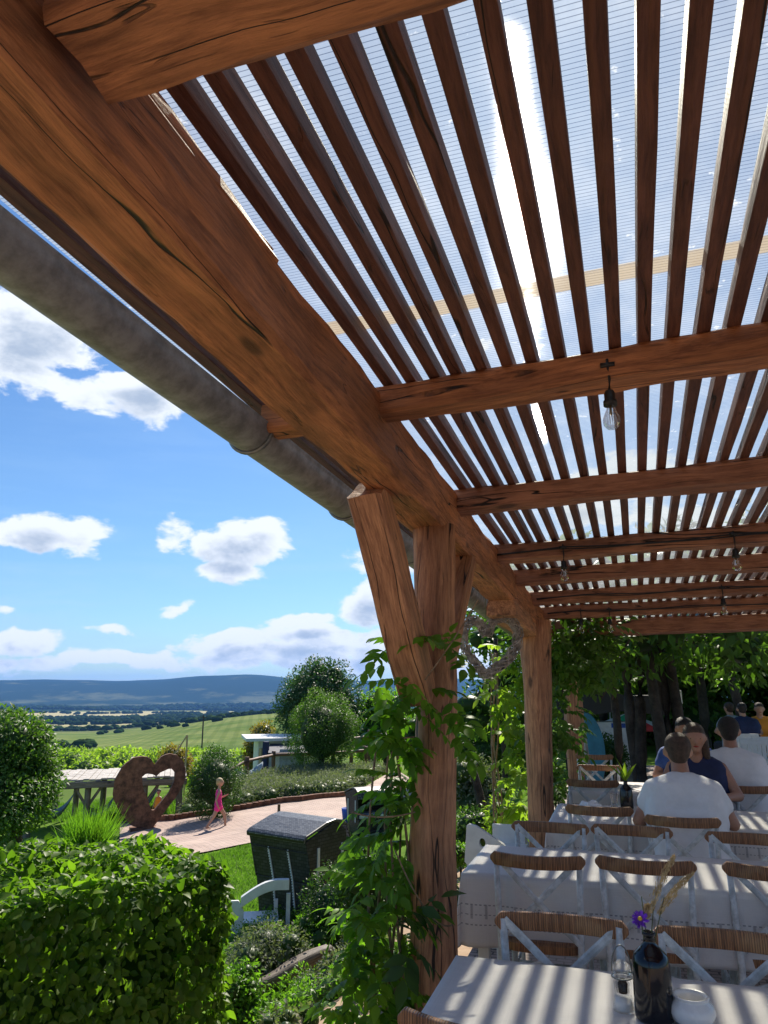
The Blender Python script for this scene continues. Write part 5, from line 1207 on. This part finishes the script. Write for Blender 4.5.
def garden_chair(x, y, rz, label):
    t = thing('garden_chair', label, 'chair', (x, y, 0), rz, 'white garden chairs at the right far end')
    mb = MB(); mb.box((0, .22, .43), (.46, .44, .03)); mb.build('seat', 'white_paint', t, bevel=.005)
    mb = MB(); mb.box((0, -.02, .90), (.46, .03, .07)); mb.box((0, -.01, .55), (.42, .025, .05))
    for i in range(6): mb.box((-.18+.072*i, -.015, .72), (.035, .018, .34))
    mb.build('backrest', 'white_paint', t)
    for a, b in ((-1, 0), (1, 0), (-1, 1), (1, 1)): mb = MB(); mb.box((a*.2, .0+b*.42, .45 if b == 0 else .21), (.04, .04, .9 if b == 0 else .42)); mb.build('leg', 'white_paint', t)
    for s in (-1, 1): mb = MB(); mb.box((s*.22, .2, .64), (.05, .46, .025)); mb.build('armrest', 'white_paint', t)
for px, Y, lb in [(737, 13.0, 'white garden chair nearest the second seated man, leftmost of the row'), (744, 14.2, 'white garden chair with the dark blue shirt above it'), (754, 12.6, 'white garden chair in front of the white far table'), (765, 13.4, 'white garden chair at the right frame edge')]:
    p = pY(px, 735, Y); garden_chair(p.x, Y, .3, lb)
p = pY(768, 735, 15.0); tb = table
mb = MB(); T2 = thing('garden_table', 'white table with the far seated guests at the right edge', 'table', (p.x+.5, 15.2, 0), 0)
mb.box((0, 0, .73), (1.7, .8, .04)); mb.build('tabletop', 'white_paint', T2, bevel=.004)
for a, b in ((-1, -1), (1, -1), (-1, 1), (1, 1)): mb = MB(); mb.box((a*.75, b*.3, .36), (.06, .06, .7)); mb.build('leg', 'white_paint', T2)
# ------------------------------------------------------------------ people
def body(name, caps, mat, parent, vox=.014, sm_=4):
    """tapered capsules fused into one continuous skin"""
    mb = MB()
    for a, b, ra, rb in caps:
        a, b = Vector(a), Vector(b); L = (b-a).length; m = max(1, int(L/.02)); d = b-a
        if L < 1e-4: mb.sphere(a, ra, 8); continue
        mb.sphere(a, ra, 8); mb.sphere(b, rb, 8); mb.tube([a+d*(i/m) for i in range(m+1)], [ra+(rb-ra)*i/m for i in range(m+1)], 14)
    o = mb.build(name, mat, parent, True); r = o.modifiers.new('fuse', 'REMESH'); r.mode = 'VOXEL'; r.voxel_size = vox; r.use_smooth_shade = True
    s = o.modifiers.new('smooth', 'SMOOTH'); s.factor = .6; s.iterations = sm_; return o
def hand(caps, wrist, d, up, s):
    """palm plus five separate bent fingers"""
    w_ = Vector(wrist); d = Vector(d).normalized(); sd_ = d.cross(Vector(up)).normalized()*s; u_ = Vector(up)
    caps.append((w_, w_+d*.075, .026, .030)); caps.append((w_+sd_*.02+d*.03, w_-sd_*.02+d*.05, .022, .022))
    for i, L in enumerate((.068, .078, .074, .058)):
        b0 = w_+d*.085+sd_*(.030-.020*i); b1 = b0+d*L*.55-u_*.006; caps.append((b0-d*.02, b1, .0095, .0085)); caps.append((b1, b1+d*L*.45-u_*.024, .0085, .007))
    b0 = w_+d*.02+sd_*.028; b1 = b0+d*.035+sd_*.025; caps.append((b0, b1, .013, .011)); caps.append((b1, b1+d*.03-u_*.01, .011, .009))
def seated(loc, rz, label, shirt, hair, skin, bulk=1.0, lean=.12, woman=False, sc=1.0, face=True, longhair=False):
    t = thing('person', label, 'person', loc, rz); S_ = bulk; caps = []; y = lambda z: .10+lean*max(0, (z-.5)/.55)   # faces +Y
    sh = .185*S_; shz = 1.0
    hc_ = Vector((0, y(1.2)+.05, 1.235)); cap = caps.append
    cap((hc_+Vector((0, -.02, .03)), hc_+Vector((0, .03, .02)), .088, .078)); cap((hc_+Vector((0, .02, -.02)), hc_+Vector((0, .045, -.075)), .07, .042))
    cap((hc_+Vector((0, .095, -.0)), hc_+Vector((0, .112, -.03)), .010, .015))                      # nose
    for s in (-1, 1): cap((hc_+Vector((s*.086, .0, .01)), hc_+Vector((s*.088, .0, -.025)), .016, .011))   # ears
    cap((Vector((0, y(1.02), .98)), hc_+Vector((0, -.02, -.06)), .068*S_**.5, .055))
    for z, hw_, r in ((.50, .10, .13), (.60, .10, .12), (.72, .10, .115), (.84, .12, .118), (.95, .13, .11), (1.02, .12, .075)): cap(((-hw_*S_*.9, y(z), z), (hw_*S_*.9, y(z), z), r*(S_**.7)*.86, r*(S_**.7)*.86))
    el = []
    for s in (-1, 1):
        a = Vector((s*sh, y(1.0), shz)); e = Vector((s*(sh+.11*S_), y(.8)+.08, .795)); w_ = Vector((s*.14, y(.8)+.30, .80)); el.append((a, e, w_))
        cap((a, e, .056*S_, .042)); cap((e, w_, .043, .028)); hand(caps, w_, (-s*.35, .9, -.05), (0, 0, 1), -s)
        hp_, kn, an2 = Vector((s*.10, .10, .53)), Vector((s*.14, .52, .52)), Vector((s*.15, .46, .10)); cap((hp_, kn, .088*S_**.6, .062)); cap((kn, an2, .06, .042)); cap((an2, an2+Vector((0, .17, -.055)), .042, .032))
    body('body', caps, skin, t)
    c2 = []
    for z, hw_, r in ((.50, .11, .145), (.58, .105, .142), (.66, .105, .138), (.74, .11, .136), (.82, .125, .136), (.90, .135, .128), (.97, .13, .112), (1.01, .10, .09)): c2.append(((-hw_*S_, y(z), z), (hw_*S_, y(z), z), r*S_**.7, r*S_**.7))
    c2.append(((-.05, y(1.05), 1.05), (.05, y(1.05), 1.05), .068, .068))
    if not woman:
        for a, e, w_ in el: c2.append((a, a.lerp(e, .45), .072*S_, .068*S_)); c2.append((a*.5+Vector((0, y(1)*.5, shz*.5+.02)), a, .08, .072*S_))
    o = body('shirt', c2, shirt, t, .016, 3); tx = bpy.data.textures.get('fold') or bpy.data.textures.new('fold', 'CLOUDS'); tx.noise_scale = .11
    dm = o.modifiers.new('folds', 'DISPLACE'); dm.texture = tx; dm.strength = .016; dm.mid_level = .5
    c3 = []
    for s in (-1, 1): c3 += [(Vector((s*.09, .10, .53)), Vector((s*.14, .53, .525)), .108*S_**.6, .076), (Vector((s*.14, .53, .525)), Vector((s*.15, .47, .17)), .074, .058), (Vector((-.1*s, .08, .53)), Vector((.1*s, .08, .53)), .125, .125)]
    body('trousers', c3, 'trousers_dark', t, .02)
    c4_ = [(hc_+Vector((0, -.028, .045)), hc_+Vector((0, .022, .05)), .090, .076), (hc_+Vector((0, -.04, .0)), hc_+Vector((0, -.045, -.03)), .074, .055)]
    if longhair: c4_ += [(hc_+Vector((s*.06, -.03, .0)), hc_+Vector((s*.085, -.02, -.14)), .05, .03) for s in (-1, 1)]
    body('hair', c4_, hair, t, .011, 2)
    for s in (-1, 1):
        mb = MB(); mb.sphere(hc_+Vector((s*.03, .088, .008)), (.012, .008, .008), 6); mb.build('eye', 'black_plastic', t, True)
    mb = MB(); mb.sphere(hc_+Vector((0, .090, -.055)), (.022, .008, .006), 6); mb.build('mouth', 'salt_red', t, True)
    t.scale = (sc, sc, sc); return t
def X(px, Y): return pY(px, 740, Y).x
seated((X(681, 5.55), 5.33, .0), .05, 'man in a white T-shirt seated with his back to the camera, nearer of the two', 'shirt_white', 'hair_brown', 'skin_tan', 1.0, .17)
seated((X(729, 7.35), 7.15, .03), -.05, 'black-haired man in a white shirt seen from behind, farther right', 'shirt_white', 'hair_dark', 'skin_tan', 1.0, .10, sc=1.02)
seated((X(694, 6.95), 7.12, .02), math.pi, 'woman with brown hair and a navy top facing the camera between the two men', 'navy_fabric', 'hair_brown', 'skin_tan', 1.0, .06, True, longhair=True)
seated((X(682, 8.6), 8.55, .02), math.pi+.1, 'dark-haired person in a blue shirt partly hidden behind the man in the white T-shirt', 'dress_blue', 'hair_dark', 'skin_tan', 1.05, .04)
for px, Y, sh_, hr, rz_, lb in [(738, 16.5, 'grey_fabric', 'hair_brown', .4, 'far guest in a pale grey top at the left end of the right-hand group'), (749, 16.0, 'navy_fabric', 'hair_dark', .2, 'far guest in a dark blue shirt seated above the white chairs'), (761, 16.6, 'orange_fabric', 'hair_brown', math.pi, 'far guest with reddish-brown clothing at the right frame edge')]:
    seated((X(px, Y), Y, .05), rz_, lb, sh_, hr, 'skin', 1.05, .05)
def child(px, py, hpx, label, cloth, hair, pose, rz):
    b = pg(px, py); h = hpx*math.hypot(b.x, b.y)/(F/math.cos(PIT))*1.04; t = thing('person', label, 'person', b, rz); s_ = h/1.15; caps = []; cap = caps.append
    hc_ = Vector((0, .02, 1.045)); cap((hc_, hc_+Vector((0, .02, -.01)), .078, .070)); cap((hc_+Vector((0, .02, -.03)), hc_+Vector((0, .035, -.055)), .05, .035)); cap((hc_+Vector((0, .085, -.01)), hc_+Vector((0, .092, -.02)), .008, .010))
    cap(((0, 0, .86), hc_+Vector((0, 0, -.05)), .036, .034))
    for z, hw_, r in ((.84, .06, .045), (.78, .055, .062), (.70, .045, .062), (.62, .045, .060), (.55, .05, .072)): cap(((-hw_, 0, z), (hw_, 0, z), r, r))
    for s, (e, w_), (kn, an2) in zip((-1, 1), pose[0], pose[1]):
        a = Vector((s*.105, 0, .83)); e, w_, kn, an2 = map(Vector, (e, w_, kn, an2)); cap((a, e, .030, .024)); cap((e, w_, .024, .018))
        d = (w_-e).normalized()
        for q in range(4): cap((w_, w_+d*.055+Vector((0, 0, .012*(q-1.5))), .010, .006))
        cap((w_, w_+d*.02+Vector((0, .03, 0)), .009, .007))
        cap(((s*.055, 0, .53), kn, .062, .042)); cap((kn, an2, .042, .026)); cap((an2, an2+Vector((0, .10, -.02)), .028, .020))
    body('body', caps, 'skin', t, .012, 2)
    c2 = [((-hw_, 0, z), (hw_, 0, z), r, r) for z, hw_, r in ((.82, .05, .062), (.76, .055, .074), (.68, .048, .072), (.60, .055, .076), (.53, .065, .086))]
    c2 += [((s*.055, 0, .53), Vector((s*.055, 0, .53)).lerp(Vector(pose[1][i][0]), .35), .076, .070) for i, s in enumerate((-1, 1))]
    body('outfit', c2, cloth, t, .012, 2)
    body('hair', [(hc_+Vector((0, -.018, .022)), hc_+Vector((0, .0, .025)), .080, .07), (hc_+Vector((0, -.05, -.01)), hc_+Vector((0, -.06, -.05)), .05, .03)], hair, t, .012, 2)
    for s in (-1, 1): mb = MB(); mb.sphere(hc_+Vector((s*.028, .082, .0)), (.009, .006, .007), 5); mb.build('eye', 'black_plastic', t, True)
    t.scale = (s_,)*3; return t
walk = ([((-.17, .06, .66), (-.15, .20, .72)), ((.17, -.08, .66), (.19, -.02, .50))], [((-.06, .17, .30), (-.06, .20, .04)), ((.06, -.10, .29), (.06, -.26, .06))])
child(217, 829, 44, 'barefoot girl in a pink swimsuit walking along the path', 'pink_fabric', 'hair_blond', walk, YAW-R(70))
stand = ([((-.16, .02, .64), (-.15, .10, .50)), ((.16, .02, .64), (.15, .10, .50))], [((-.06, .02, .29), (-.06, .0, .04)), ((.06, .02, .29), (.06, .0, .04))])
child(157, 822, 28, 'child in an orange-yellow shirt seen through the opening of the rusty heart', 'orange_fabric', 'hair_brown', stand, math.pi)
